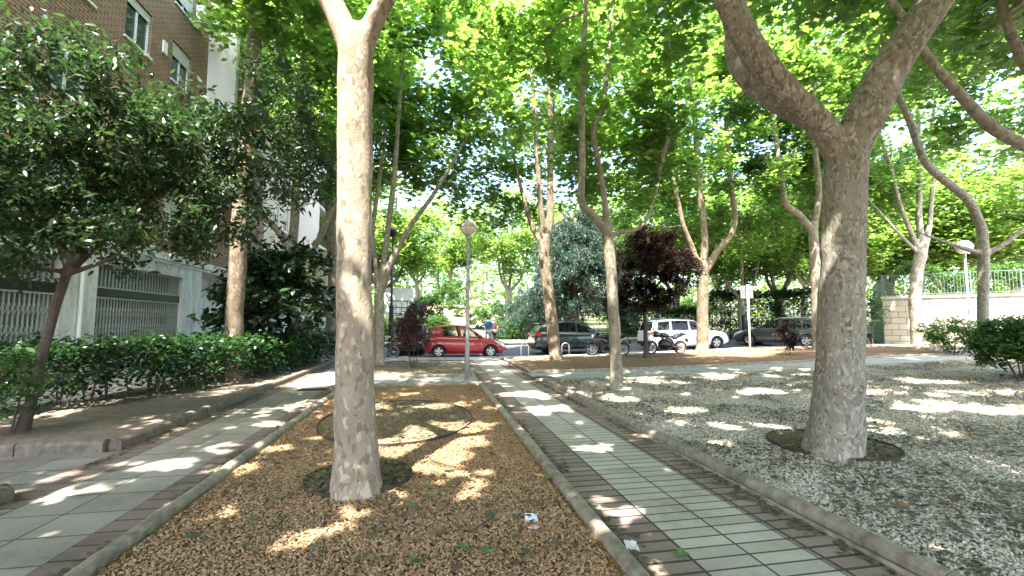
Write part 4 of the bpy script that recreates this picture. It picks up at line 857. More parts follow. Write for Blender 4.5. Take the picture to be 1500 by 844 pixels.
hedge_box('dark green planting across the street behind the white car', P(900, 470, 32)[:2], P(1030, 470, 31.5)[:2], 2.0, 1.4, 90)
hedge_box('mixed green planting across the street left of the slope path', P(575, 470, 31)[:2], P(655, 470, 33)[:2], 1.3, 1.5, 91, 'bushleaf')
for px, py, D, rad, lab, sd in ((628, 430, 40, 1.5, 'loose bright green bush up the slope above the dark hatchback', 95), (770, 440, 44, 1.8, 'big green bush up the slope behind the left side of the cedar', 96), (585, 430, 38, 1.7, 'large green bush behind the white box truck', 97), (905, 450, 40, 1.9, 'green bush behind the right side of the cedar', 98), (1020, 450, 42, 2.0, 'green bush in the background above the white car bonnet', 99), (660, 420, 52, 2.0, 'pale green bush at the top of the sunny slope', 100)):
    q = P(px, py, D); z = float(hz(q[0], q[1])); shrub('bush', lab, 'bush', (q[0], q[1], z), [((0, 0, rad*.9), (rad, rad, rad*.85))], 110, 45, .2, OVAL, 'bushleaf', 4, sd, .3, 'bushes on the slope')
# ---------------------------------------------------------------- vehicles
def paint(name, c, rough=.3): return plain(name, c, rough, .0, .05, 3, .8)
M['red'] = paint('red_paint', (.36, .005, .014)); M['green'] = paint('dark_green_paint', (.004, .018, .015)); M['whitecar'] = paint('white_paint', (.78, .78, .77)); M['greycar'] = paint('dark_grey_paint', (.045, .045, .047)); M['maroon'] = paint('dark_maroon_paint', (.05, .012, .012))
M['rubber'] = plain('tyre_rubber', (.018, .018, .018), .8, 0, .2, 20); M['alloy'] = plain('alloy_wheel', (.55, .55, .56), .3, .8, .05); M['darkalloy'] = plain('dark_alloy', (.16, .16, .17), .35, .7, .05)
M['trim'] = plain('black_trim', (.02, .02, .021), .55); M['tail'] = plain('red_lens', (.5, .01, .012), .15, 0, .1); M['lens'] = plain('clear_lens', (.75, .78, .8), .1, .2, .05); M['seat'] = plain('seat_fabric', (.05, .05, .055), .9); M['plate'] = plain('number_plate', (.75, .75, .72), .5, 0, .03)
def wheel(par, x, y, r, w=.2, rim='alloy', spokes=5, out=1):
    mb = MB(); hw = w/2; mb.lathe([(r*.62, -hw*.8), (r*.9, -hw), (r*.98, -hw*.75), (r, 0), (r*.98, hw*.75), (r*.9, hw), (r*.62, hw*.8)], 32, (x, y, r), 'y')
    t = mb.build('wheel', M['rubber'], par, smooth=True)
    mb = MB(); yo = y+out*hw*.72; c = (x, yo, r)
    for s_ in (1,):
        mb.lathe([(r*.66, out*-.02), (r*.64, out*.0), (r*.56, out*-.015), (r*.54, out*-.05)], 32, c, 'y')
        mb.lathe([(.0, 0.0), (r*.12, .0), (r*.14, .02*1), (r*.14, .05)], 16, (x, yo, r), 'y')
    for k in range(spokes):
        a = k*2*PI/spokes+.3; d = np.array([math.cos(a), 0, math.sin(a)]); n = np.array([-math.sin(a), 0, math.cos(a)]); p = np.array(c)
        i0, i1 = r*.08, r*.58; w0, w1 = r*.10, r*.14
        for q in (0,):
            A = [p+d*i0-n*w0, p+d*i1-n*w1, p+d*i1+n*w1, p+d*i0+n*w0]; B = [v-np.array([0, out*.04, 0]) for v in A]
            mb.add(A+B, [(0, 1, 2, 3), (4, 7, 6, 5), (0, 4, 5, 1), (1, 5, 6, 2), (2, 6, 7, 3), (3, 7, 4, 0)])
    mb.build('rim', M[rim], t)
    mb = MB(); mb.lathe([(0, 0), (r*.5, 0), (r*.5, .02)], 24, (x, yo-out*.07, r), 'y'); mb.build('brake_disc', M['darkmetal'], t)
    return t
SEC = [(0, .93), (.06, .975), (.25, 1.), (.55, 1.), (.78, .985), (.92, .95), (1., .885)]
def car(name, label, loc, rz, p, tilt=0., cat='car'):
    t = thing(name, label, cat, loc, rz); t.rotation_euler = (0, tilt, rz)
    xf = p['wb']/2+p['fo']; xr = -(p['wb']/2+p['ro']); Wh = p['W']/2; R = p['r']; Ra = R*1.16; wx = (-p['wb']/2, p['wb']/2); z0 = p.get('z0', .2); pm = M[p['paint']]
    tx, tz = zip(*p['top']); top = lambda x: float(np.interp(x, tx, tz))
    def hw(x):
        f = 1-.20*max(0, (x-(xf-.75))/.75)**2.4; g = 1-.13*max(0, ((xr+.6)-x)/.6)**2.4; return Wh*f*g
    def zb(x):
        z = z0+.16*max(0, (x-(xf-.5))/.5)**2+.16*max(0, ((xr+.5)-x)/.5)**2
        for c in wx:
            if abs(x-c) < Ra: z = max(z, R+math.sqrt(max(0, Ra*Ra-(x-c)**2))-.01)
        return z
    def side(x, z):
        a, b = zb(x), top(x); a2 = min(a, z0+.16); tt = min(1, max(0, (z-z0)/(b-z0))); return hw(x)*float(np.interp(tt, [q[0] for q in SEC], [q[1] for q in SEC]))
    xs = set(np.round(np.linspace(xr, xf, 60), 3)) | {xr+.015, xf-.015, xr+.04, xf-.04}
    for c in wx: xs |= set(np.round(c+Ra*np.cos(np.linspace(0, PI, 17)), 4)) | {c-Ra-.004, c+Ra+.004}
    xs = sorted(xs); rows = []
    for x in xs:
        b, tp = zb(x), top(x); hs = [(hw(x)*w if False else side(x, max(b, z0+(tp-z0)*q)), max(b, z0+(tp-z0)*q)) for q, w in SEC]
        half = [(y, z) for y, z in hs]+[(hs[-1][0]*.55, tp+.018), (0, tp+.028)]
        rows.append([(x, y, z) for y, z in half]+[(x, -y, z) for y, z in half[-2::-1]])
    A = np.array(rows); k = len(SEC); mb = MB(); ca0, cd0 = p['a0'][0]-.03, p['d0'][0]+.03
    mb.grid(A[:, :k]); mb.grid(A[:, -k:])
    for i in range(len(xs)-1):
        mb.grid(A[i:i+2, k-1:A.shape[1]-k+1], 1 if (xs[i] > cd0 and xs[i+1] < ca0) else 0)
    mb.add(A[0], [list(range(A.shape[1]))]); mb.add(A[-1], [list(range(A.shape[1]))[::-1]])
    # roof and pillars
    (xa0, za0), (xa1, za1), (xd1, zd1), (xd0, zd0) = p['a0'], p['a1'], p['d1'], p['d0']; zr = p['zr']; hwr = Wh*.74
    def rz_(x): u = (x-xd1)/(xa1-xd1); return float(np.interp(u, [0, .12, .5, .88, 1], [zd1, zd1+(zr-zd1)*.55, zr, za1+(zr-za1)*.6, za1]))
    def wr_(x): return hwr*(1-.06*abs(2*(x-xd1)/(xa1-xd1)-1)**3)
    RU = np.linspace(0, 1, 13); Rf = np.array([[(xd1+(xa1-xd1)*u, wr_(xd1+(xa1-xd1)*u)*v, rz_(xd1+(xa1-xd1)*u)+.03*(1-v*v)-.0) for v in np.linspace(-1, 1, 9)] for u in RU])
    mb.grid(Rf); Rl = Rf.copy(); Rl[..., 2] -= .03; mb.grid(Rl, 1, True)
    belt = lambda x: top(x)
    wbase = lambda x: side(x, top(x))-.012
    def gy(xb, xt, s, v, ins=0.):      # point on the cabin side: bottom x, top x, height fraction
        b = np.array([xb, wbase(xb), belt(xb)-.01]); tt = np.array([xt, wr_(xt), rz_(xt)]); q = b+(tt-b)*v; q[1] += .022*math.sin(v*PI)-ins; return q*np.array([1, s, 1])
    nw = p['win']; cuts = [(xa0, xa1)]
    for w in nw: cuts += [(w[0], w[2]), (w[1], w[3])]
    cuts.append((xd0, xd1)); V9 = np.linspace(0, 1, 6)
    for s in (1, -1):
        for i in range(0, len(cuts), 2):   # pillars between windows
            (b0, t0), (b1, t1) = cuts[i], cuts[i+1]; 
            o = np.array([[gy(b0+(b1-b0)*u, t0+(t1-t0)*u, s, v) for v in V9] for u in (0, .5, 1)]); n_ = o.copy(); n_[..., 1] -= s*.04; mb.grid(o); mb.grid(n_, 1); mb.grid(np.stack([o[0], n_[0]])); mb.grid(np.stack([o[-1], n_[-1]]))
        for w in nw:                       # rail above and below each window
            for v0, v1 in ((0, .05), (.9, 1.)):
                o = np.array([[gy(w[0]+(w[1]-w[0])*u, w[2]+(w[3]-w[2])*u, s, v) for v in (v0, v1)] for u in np.linspace(0, 1, 6)]); mb.grid(o); n_ = o.copy(); n_[..., 1] -= s*.03; mb.grid(n_, 1)
    b = mb.build('body', [pm, M['trim']], t, smooth=True); es = b.modifiers.new('es', 'EDGE_SPLIT'); es.split_angle = math.radians(38)
    mb = MB(); mb.box(xr+.12, xf-.15, -Wh+.23, Wh-.23, z0-.02, .62); mb.build('underbody', M['trim'], t)
    gm = M[p.get('glass', 'carglass')]
    for s in (1, -1):
        for w in nw:
            mb = MB(); mb.grid(np.array([[gy(w[0]+(w[1]-w[0])*u, w[2]+(w[3]-w[2])*u, s, v, .012) for v in np.linspace(.03, .93, 6)] for u in np.linspace(0, 1, 6)])); mb.build('side_window', gm, t, smooth=True)
    def slope(xb, zb_, xt, zt_, nm, dx):
        A = []
        for v in np.linspace(0.02, .98, 6):
            x = xb+(xt-xb)*v; wd = (wbase(xb)*.97*(1-v)+wr_(xt)*.97*v); z = (belt(xb)+.0)*(1-v)+rz_(xt)*v
            A.append([(x+dx*.06*(1-u*u), wd*u, z+.02*(1-u*u)) for u in np.linspace(-1, 1, 9)])
        mb = MB(); mb.grid(np.array(A)); return mb.build(nm, gm, t, smooth=True)
    ws = slope(xa0, za0, xa1, za1, 'windscreen', 1); slope(xd0, zd0, xd1, zd1, 'rear_window', -1)
    mb = MB(); 
    for y in (.35, -.2): mb.tube([(xa0+.06, y, belt(xa0)+.035), (xa0-.12, y-.45, belt(xa0)+.17)], .009, 4)
    mb.build('wipers', M['trim'], ws)
    for x in p.get('seats', (.15, -.75)):
        for y in (.36, -.36):
            mb = MB(); mb.box(x-.1, x+.04, y-.22, y+.22, .6, 1.12); mb.box(x-.07, x+.02, y-.12, y+.12, 1.14, p['zr']-.22); bevel(mb.build('seat', M['seat'], t), .04)
    mb = MB(); th = np.linspace(0, 2*PI, 17); mb.tube([(xa0-.62+.05*math.sin(a), .36+.17*math.cos(a), belt(xa0)+.0+.15*math.sin(a)) for a in th], .014, 5); mb.build('steering_wheel', M['trim'], t)
    # doors with handles, mirrors, lamps, bumpers
    for s in (1, -1):
        for (a, e) in p['doors']:
            X = np.linspace(a, e, 9); A = []
            for x in X:
                zl = max(z0+.13, zb(x)+.05); A.append([(x, s*(side(x, z)+.006), z) for z in np.linspace(zl, top(x)-.02, 8)])
            mb = MB(); A = np.array(A); mb.grid(A); d = mb.build('door', pm, t, smooth=True)
            mb = MB(); xh = a+.14; zh = top(xh)-.14; yh = side(xh, zh); mb.box(xh-.08, xh+.08, s*(yh+.01) if s > 0 else s*(yh+.04), s*(yh+.04) if s > 0 else s*(yh+.01), zh-.014, zh+.014); bevel(mb.build('handle', M[p.get('handle', p['paint'])], d), .006)
            # shut lines
            mb = MB()
            for x in (a-.006, e+.006):
                mb.tube([(x, s*(side(x, z)+.001), z) for z in np.linspace(max(z0+.13, zb(x)+.05), top(x)-.02, 8)], .006, 4, cap=False)
            mb.build('shut_line', M['trim'], d)
        mb = MB(); xm = xa0-.22; ym = wbase(xm)+.12; mb.lathe([(0, -.1), (.06, -.08), (.075, 0), (.06, .08), (0, .1)], 12, (xm, s*ym, belt(xm)+.09), 'y'); mb.tube([(xm, s*(ym-.16), belt(xm)+.0), (xm, s*ym, belt(xm)+.06)], .02, 6); mb.build('wing_mirror', [pm], t, smooth=True)
        # head lamp patch
        X = np.linspace(xf-.55, xf-.05, 8); A = []
        for x in X:
            zt_ = top(x)-.035; zl = zt_-.05-.11*(x-(xf-.55))/.5; A.append([(x, s*(side(x, z)+.008), z) for z in np.linspace(zl, zt_, 4)])
        mb = MB(); mb.grid(np.array(A)); mb.box(xf-.06, xf+.012, min(s*hw(xf)*.6, s*hw(xf)*.97), max(s*hw(xf)*.6, s*hw(xf)*.97), top(xf)-.14, top(xf)-.03); mb.build('headlight', M['lens'], t, smooth=False)
        tl = p['tail']; X = np.linspace(xr+.005, xr+tl[2], 6); A = [[(x, s*(side(x, z)+.008), z) for z in np.linspace(tl[0], min(tl[1], top(x)-.01), 5)] for x in X]
        mb = MB(); mb.grid(np.array(A)); y0, y1 = sorted((s*hw(xr)*.76, s*hw(xr)*.965)); mb.box(xr-.014, xr+.03, y0, y1, tl[0], min(tl[1], top(xr+.03)-.01))
        if p.get('tallight'):
            mb.grid(np.array([[gy(xd0+.02+.09*u, xd1+.02+.09*u, s, v, -.008) for v in np.linspace(0, .35, 4)] for u in (0, 1)]))
        mb.build('tail_light', M['tail'], t)
    for nm, x0, x1, m_ in (('rear_bumper', xr-.03, xr+.12, p.get('bump', 'trim')), ('front_bumper', xf-.12, xf+.03, p.get('bump', 'trim'))):
        mb = MB(); w_ = hw(xr if x0 < 0 else xf)*.98; mb.box(x0, x1, -w_, w_, z0+.12, z0+.28); bevel(mb.build(nm, M[m_], t), .03)
    mb = MB(); mb.box(xr-.045, xr-.031 if False else xr-.02, -.26, .26, p.get('pz', .8), p.get('pz', .8)+.11); mb.build('number_plate', M['plate'], t)
    mb = MB(); mb.box(xf+.0, xf+.02, -hw(xf)*.55, hw(xf)*.55, top(xf)-.15, top(xf)-.04); mb.build('grille', M['trim'], t)
    if p.get('rails'):
        for s in (1, -1):
            mb = MB(); mb.tube([(x, s*(wr_(x)-.05), rz_(x)+.07*math.sin(min(1, max(0, (x-xd1-.1)/.25))*PI/2)*math.sin(min(1, max(0, (xa1-.1-x)/.25))*PI/2)) for x in np.linspace(xd1+.1, xa1-.1, 12)], .018, 6); mb.build('roof_rail', M[p['rails']], t)
    if p.get('spoiler'):
        mb = MB(); mb.grid(np.array([[(xd1-.16*u, wr_(xd1)*v*.95, rz_(xd1)+.02*(1-v*v)-.01*u) for v in np.linspace(-1, 1, 7)] for u in (0, 1)])); o = mb.build('spoiler', pm, t); so_ = o.modifiers.new('s', 'SOLIDIFY'); so_.thickness = .03
    for x in wx:
        for s in (1, -1): wheel(t, x, s*(Wh-.13), R, .2, p.get('rim', 'alloy'), p.get('spokes', 5), s)
    return t
def roadz(x, y): return float(hz(x, y))-.12
def onroad(px, D, dy=0): q = P(px, 470, D); return (q[0], q[1]+dy, roadz(q[0], q[1]+dy))
red = dict(L=3.7, W=1.69, wb=2.38, fo=.72, ro=.6, r=.30, zr=1.49, paint='red', top=[(-1.79, .62), (-1.775, .80), (-1.72, .98), (-1.2, 1.0), (-.2, .95), (.72, .90), (.95, .88), (1.5, .80), (1.78, .72), (1.88, .60), (1.91, .48)],
    a0=(.92, .9), a1=(.18, 1.44), d1=(-1.45, 1.40), d0=(-1.68, .98), win=[(.78, -.13, .12, -.28), (-.23, -1.02, -.38, -1.05)], doors=[(-.18, .80)], tail=(.72, .95, .14), spokes=5, bump='red', seats=(.1, -.8), pz=.66)
cx = onroad(682, 20.35); RC = car('red_hatchback', 'small red hatchback parked at the kerb behind the street lamp', (cx[0], 21.45, roadz(cx[0], 21.45)), 0., red)
suv = dict(W=1.84, wb=2.69, fo=.88, ro=.93, r=.355, zr=1.62, z0=.26, paint='green', top=[(-2.27, .72), (-2.25, 1.0), (-2.17, 1.14), (-1.6, 1.14), (-.4, 1.09), (.75, 1.05), (1.05, 1.04), (1.75, .98), (2.05, .90), (2.18, .75), (2.22, .6)],
    a0=(1.02, 1.05), a1=(.25, 1.55), d1=(-1.85, 1.52), d0=(-2.12, 1.13), win=[(.85, -.10, .18, -.12), (-.2, -1.1, -.22, -1.1), (-1.2, -1.75, -1.2, -1.62)], doors=[(-.15, .85), (-.98, -.17)], tail=(.95, 1.1, .3), rim='darkalloy', rails='trim', spoiler=1, glass='darkglass', seats=(.1, -.85), pz=.82)
SV = car('suv', 'dark green SUV with black roof rails parked behind the leaning plane tree', (7.25, 21.95, roadz(7.25, 21.95)), 0., suv, -.012)
wht = dict(W=1.75, wb=2.81, fo=.8, ro=.87, r=.32, zr=1.58, z0=.22, paint='whitecar', top=[(-2.28, .6), (-2.26, .95), (-2.2, 1.03), (-1.4, 1.03), (.9, .98), (1.15, .98), (1.75, .90), (2.05, .80), (2.17, .65), (2.2, .5)],
    a0=(1.12, .98), a1=(.28, 1.50), d1=(-2.0, 1.49), d0=(-2.18, 1.03), win=[(.95, -.0, .25, -.03), (-.1, -1.05, -.12, -1.05), (-1.17, -1.9, -1.17, -1.78)], doors=[(-.04, .95), (-1.0, -.06)], tail=(.85, 1.1, .12), tallight=1, rails='darkalloy', seats=(.15, -.8), pz=.82, handle='trim')
WC = car('estate_car', 'white estate car with roof rails and tall red tail lights behind the motorcycles', (13.3, 21.9, roadz(13.3, 21.9)), 0., wht, -.03)
gry = dict(W=1.8, wb=2.7, fo=.88, ro=1.0, r=.32, zr=1.46, z0=.2, paint='greycar', top=[(-2.35, .6), (-2.33, .86), (-2.25, .96), (-1.4, .98), (.8, .93), (1.1, .92), (1.75, .82), (2.1, .72), (2.2, .6), (2.23, .48)],
    a0=(1.08, .92), a1=(.2, 1.39), d1=(-1.75, 1.36), d0=(-2.2, .96), win=[(.9, -.06, .15, -.08), (-.16, -1.1, -.18, -1.08), (-1.22, -1.95, -1.2, -1.6)], doors=[(-.1, .9), (-1.0, -.12)], tail=(.74, .92, .25), rails='alloy', bump='greycar', seats=(.1, -.85), pz=.66)
q = P(1143, 470, 24.2); GC = car('estate_car', 'dark grey estate car farther right, heading away from the junction', (q[0], q[1], float(hz(q[0], q[1]))-.1), math.radians(125), gry)
mar = dict(red); mar.update(paint='maroon', bump='trim', rim='darkalloy')
q = P(601, 470, 21.2); car('dark_hatchback', 'dark maroon hatchback seen end on behind the sparse plum shrub', (q[0], q[1]+2.0, roadz(q[0], q[1]+2.)), -PI/2-.12, mar)

# box truck far left
q = P(584, 470, 33); bt = thing('box_truck', 'white box truck seen from behind far up the street on the left', 'truck', (q[0], q[1], float(hz(q[0], q[1]))), YAW*.3)
mb = MB(); mb.box(-1.05, 1.05, 0, 4.2, .85, 3.5); bevel(mb.build('cargo_box', M['white2'], bt), .05)
mb = MB(); mb.box(-1.0, 1.0, 4.25, 5.9, .5, 2.5); bevel(mb.build('cab', M['white2'], bt), .12)
mb = MB(); mb.box(-.95, .95, -.02, -.004, 1., 3.35); dr = mb.build('rear_door', M['frame'], bt)
mb = MB()
for x in (-.6, -.2, .2, .6): mb.box(x-.02, x+.02, -.035, -.022, 1.1, 2.5)
for z in (1.1, 1.55, 2., 2.5): mb.box(-.8, .8, -.05, -.036, z, z+.05)
mb.build('rear_grille', M['darkmetal'], dr)
for s in (1, -1):
    mb = MB(); mb.box(s*.85-.1, s*.85+.1, -.05, 0, .62, .82); mb.build('tail_light', M['tail'], bt)
    for y in (.9, 4.9): wheel(bt, s*.9, y, .4, .26, 'alloy', 6, s).rotation_euler = (0, 0, 0)
mb = MB(); mb.box(-.9, .9, 0, 5.8, .5, .83); mb.build('chassis', M['trim'], bt)

# ---------------------------------------------------------------- motorcycles
def moto(label, loc, rz, lean, tank, seat):
    t = thing('motorcycle', label, 'motorcycle', loc, rz); t.rotation_euler = (lean, 0, rz); R = .31; wx = .72
    for x, w in ((wx, .12), (-wx, .17)):
        mb = MB(); th = np.arange(28)*2*PI/28; h = w/2
        mb.lathe([(R*.72, -h*.7), (R*.88, -h), (R*.97, -h*.6), (R, 0), (R*.97, h*.6), (R*.88, h), (R*.72, h*.7)], 32, (x, 0, R), 'y'); wh = mb.build('wheel', M['rubber'], t, smooth=True)
        mb = MB(); mb.lathe([(R*.73, -h*.6), (R*.66, -h*.5), (R*.66, h*.5), (R*.73, h*.6)], 32, (x, 0, R), 'y'); mb.lathe([(0, -.06), (.05, -.06), (.05, .06), (0, .06)], 12, (x, 0, R), 'y')
        for k in range(5): a = k*2*PI/5; mb.tube([(x+.04*math.cos(a), 0, R+.04*math.sin(a)), (x+R*.68*math.cos(a), 0, R+R*.68*math.sin(a))], .016, 6)
        mb.build('rim', M['alloy'], wh)
        mb = MB(); mb.lathe([(.05, .075), (.14, .075), (.14, .082), (.05, .082)], 24, (x, 0, R), 'y'); mb.build('brake_disc', M['alloy'], wh)
    mb = MB()
    for s in (1, -1): mb.tube([(wx, s*.09, R), (wx-.17, s*.09, .78), (wx-.24, s*.09, .98)], .026, 8)
    mb.build('front_fork', M['darkalloy'], t)
    mb = MB(); mb.tube([(wx-.22, -.36, 1.06), (wx-.2, -.16, 1.05), (wx-.23, 0, 1.0), (wx-.2, .16, 1.05), (wx-.22, .36, 1.06)], .016, 7); hb = mb.build('handlebar', M['darkmetal'], t)
    for s in (1, -1): mb = MB(); mb.tube([(wx-.2, s*.28, 1.07), (wx-.18, s*.34, 1.2)], .008, 5); mb.lathe([(0, -.015), (.055, -.01), (.06, .01), (0, .015)], 12, (wx-.18, s*.36, 1.22), 'x'); mb.build('mirror', M['trim'], hb)
    def blob(nm, secs, m, lev=2):         # secs: x, halfwidth, zlow, zhigh
        mb = MB(); A = np.array([[(x, w*math.cos(a), (a0+b0)/2+(b0-a0)/2*math.sin(a)) for a in np.arange(8)*PI/4] for x, w, a0, b0 in secs]); A = np.concatenate([A, A[:, :1]], 1); mb.grid(A); mb.add(A[0, :8], [list(range(8))]); mb.add(A[-1, :8], [list(range(8))[::-1]]); return mb.build(nm, M[m], t, smooth=True)
    blob('fuel_tank', [(.38, .05, .82, .90), (.3, .13, .76, .98), (.12, .16, .74, 1.0), (-.08, .12, .74, .92), (-.16, .08, .76, .86)], tank)
    blob('seat', [(-.1, .07, .76, .84), (-.3, .13, .75, .83), (-.5, .13, .80, .90), (-.72, .09, .88, .98), (-.88, .05, .93, .99)], seat)
    blob('tail', [(-.35, .09, .66, .78), (-.6, .10, .74, .86), (-.85, .06, .86, .95), (-.95, .03, .9, .95)], tank)
    blob('engine', [(.34, .12, .30, .62), (.2, .19, .22, .72), (-.05, .2, .2, .7), (-.25, .14, .28, .6)], 'darkmetal')
    fr = blob('fairing', [(.72, .05, .86, .94), (.66, .12, .8, 1.04), (.5, .15, .74, 1.08), (.38, .1, .78, 1.0)], tank)
    mb = MB(); mb.lathe([(0, .03), (.06, .025), (.08, -.02)], 16, (.71, 0, .9), 'x'); mb.build('headlight', M['lens'], fr)
    mb = MB(); mb.grid(np.array([[(.66-.2*u, .12*v*(1+.2*u), 1.05+.22*u-.02*v*v) for v in np.linspace(-1, 1, 5)] for u in (0, .5, 1)])); mb.build('windshield', M['carglass'], fr)
    mb = MB()
    for s in (1, -1): mb.tube([(.35, s*.1, .8), (.1, s*.16, .68), (-.22, s*.15, .55), (-.25, s*.12, .34)], .028, 8); mb.tube([(-.24, s*.1, .38), (-wx, s*.12, R)], .028, 8); mb.tube([(-.1, s*.1, .74), (-.6, s*.08, .8)], .018, 6)
    mb.build('frame', M['darkalloy'], t)
    mb = MB(); mb.tube([(.3, -.1, .4), (.2, -.16, .2), (-.2, -.17, .2), (-.45, -.19, .33), (-.85, -.21, .48)], [.025, .025, .03, .06, .055], 12); mb.build('exhaust', M['alloy'], t)
    mb = MB(); A = np.array([[(wx+(R+.035)*math.sin(a), y, R+(R+.035)*math.cos(a)) for y in (-.07, 0, .07)] for a in np.linspace(-1., .6, 9)]); mb.grid(A); mb.build('mudguard', M[tank], t)
    mb = MB(); mb.tube([(-.85, 0, .88), (-1.0, 0, .7)], .015, 5); mb.box(-1.03, -1.01, -.1, .1, .55, .72); mb.build('plate_holder', M['trim'], t)
    mb = MB(); mb.box(-.97, -.94, -.06, .06, .84, .9); mb.build('tail_light', M['tail'], t)
    mb = MB(); mb.tube([(-.05, .12, .25), (.02, .3, .02)], .014, 6); mb.build('side_stand', M['darkmetal'], t)
    return t
M['blackpaint'] = paint('black_paint', (.012, .012, .013)); M['blueseat'] = plain('blue_black_seat', (.05, .055, .12), .5)
q = P(893, 470, 19.6); moto('black motorcycle parked by the kerb left of the plum tree, behind the slender pale trunk', (q[0], q[1]+.35, float(hz(q[0], q[1]))-.0), PI-.05, -.16, 'blackpaint', 'trim')
q = P(981, 470, 19.6); moto('black motorcycle with a bluish seat parked beside the white car', (q[0], q[1]+.45, float(hz(q[0], q[1]))), PI+.04, -.16, 'blackpaint', 'blueseat')
# cargo tricycle at the left
q = P(560, 470, 19.6); ct = thing('cargo_tricycle', 'black cargo tricycle with a square load box by the kerb', 'tricycle', (q[0], q[1], float(hz(q[0], q[1]))), -.1)
mb = MB(); mb.box(-.75, .0, -.35, .35, .5, 1.02); bevel(mb.build('load_box', M['blackpaint'], ct), .03)
mb = MB(); mb.box(-.78, .03, -.38, .38, 1.023, 1.06); mb.build('lid', M['trim'], ct)
def spokewheel(par, x, y, R):
    mb = MB(); th = np.linspace(0, 2*PI, 33); mb.tube([(x+R*math.cos(a), y, R+R*math.sin(a)) for a in th], .022, 8, cap=False); w = mb.build('wheel', M['rubber'], par, smooth=True)
    mb = MB(); mb.tube([(x+(R-.03)*math.cos(a), y, R+(R-.03)*math.sin(a)) for a in th], .012, 6, cap=False)
    for k in range(14): a = k*2*PI/14; mb.tube([(x, y, R), (x+(R-.03)*math.cos(a), y, R+(R-.03)*math.sin(a))], .004, 4)
    mb.lathe([(0, -.05), (.03, -.05), (.03, .05), (0, .05)], 10, (x, y, R), 'y'); mb.build('rim', M['alloy'], w)
spokewheel(ct, .12, -.32, .25); spokewheel(ct, .12, .32, .25); spokewheel(ct, .52, 0, .25)
mb = MB(); mb.tube([(-.7, 0, .46), (.1, 0, .42), (.3, 0, .62), (.42, 0, .85)], .025, 8); mb.tube([(.52, 0, .25), (.42, 0, .85), (.38, 0, 1.0)], .02, 8); mb.tube([(.12, -.32, .25), (.12, .32, .25)], .02, 8); mb.tube([(.38, -.28, 1.02), (.38, .28, 1.02)], .015, 6); mb.build('frame', M['darkmetal'], ct)
mb = MB(); mb.box(.12, .38, -.1, .1, .86, .93); bevel(mb.build('saddle', M['shutter'], ct), .03)

# ---------------------------------------------------------------- street furniture
M['opal'] = plain('opal_globe', (.62, .56, .52), .35, 0, .05); M['capgrey'] = plain('grey_cap', (.36, .33, .31), .5, .1, .1); M['sticker'] = plain('worn_stickers', (.45, .38, .36), .6, 0, .5, 25)
def street_lamp(label, x, y, h, r=.21, group='globe street lamps', sticker=False):
    z = float(hz(x, y)); t = thing('street_lamp', label, 'street lamp', (x, y, z), 0, group)
    mb = MB(); mb.tube([(0, 0, -.1), (0, 0, .9), (0, 0, .92), (0, 0, h-r*2+.02)], [.062, .06, .05, .042], 18); mb.build('pole', M['steel'], t, smooth=True)
    mb = MB(); mb.lathe([(.0, .0), (.15, 0), (.15, .02), (.075, .03), (.07, .06), (0, .06)], 20, (0, 0, .0)); mb.build('base_plate', M['steel'], t)
    c = (0, 0, h-r); th = np.linspace(-PI/2+.25, 0.05, 10); mb = MB(); mb.lathe([(r*math.cos(a), r*math.sin(a)) for a in th], 32, c); mb.build('globe', M['opal'], t, smooth=True)
    th = np.linspace(0.05, PI/2, 10); mb = MB(); mb.lathe([(r*1.015*math.cos(a), r*1.0*math.sin(a)) for a in th], 32, c); mb.lathe([(r*1.0, -.012), (r*1.05, -.01), (r*1.05, .02), (r*1.0, .022)], 32, c); mb.build('cap', M['capgrey'], t, smooth=True)
    mb = MB(); mb.lathe([(.045, -.12), (.06, -.06), (.085, .03), (.03, .04)], 16, (0, 0, h-2*r)); mb.build('collar', M['steel'], t, smooth=True)
    if sticker: mb = MB(); mb.lathe([(.0515, 0), (.0515, .42)], 18, (0, 0, 1.45)); mb.build('sticker', M['sticker'], t, smooth=True)
q = G(684, 559); street_lamp('slender globe street lamp standing beside the path in front of the red car', q[0], q[1], 4.27, .215, sticker=True)
q = P(1421, 470, 19.3); street_lamp('globe street lamp behind the bent plane tree, in front of the stone wall', q[0], q[1], 4.75, .30)
q = P(1356, 470, 27.); street_lamp('globe street lamp on the terrace behind the railing', q[0], q[1], 5.6, .22)
q = P(573, 470, 24); t = thing('lamp_post', 'dark slim lamp post left of the red car, between the thin trees', 'lamp post', (q[0], q[1], float(hz(q[0], q[1]))-.1)); mb = MB(); mb.tube([(0, 0, -.05), (0, 0, .4), (0, 0, 2.4), (0, 0, 2.45), (0, 0, 6.2)], [.16, .13, .12, .07, .05], 14); mb.build('pole', M['darkmetal'], t, smooth=True); mb = MB(); mb.lathe([(.05, 0), (.2, .05), (.22, .35), (.1, .5), (0, .52)], 16, (0, 0, 6.2)); mb.build('lantern', M['darkmetal'], t, smooth=True)
q = P(1097, 470, 19.6); t = thing('traffic_sign', 'square traffic sign seen from its grey back on a pale pole', 'sign', (q[0], q[1], float(hz(q[0], q[1]))), -.25); mb = MB(); mb.tube([(0, 0, -.1), (0, 0, 2.98)], .04, 12); mb.build('pole', M['frame'], t, smooth=True); mb = MB(); mb.box(-.29, .26, .05, .065, 2.38, 2.95); pl_ = bevel(mb.build('sign_plate', plain('sign_back', (.13, .13, .13), .6, .2), t), .02); mb = MB(); mb.box(-.07, -.045, .035, .049, 2.4, 2.93); mb.build('bracket', M['darkmetal'], pl_)
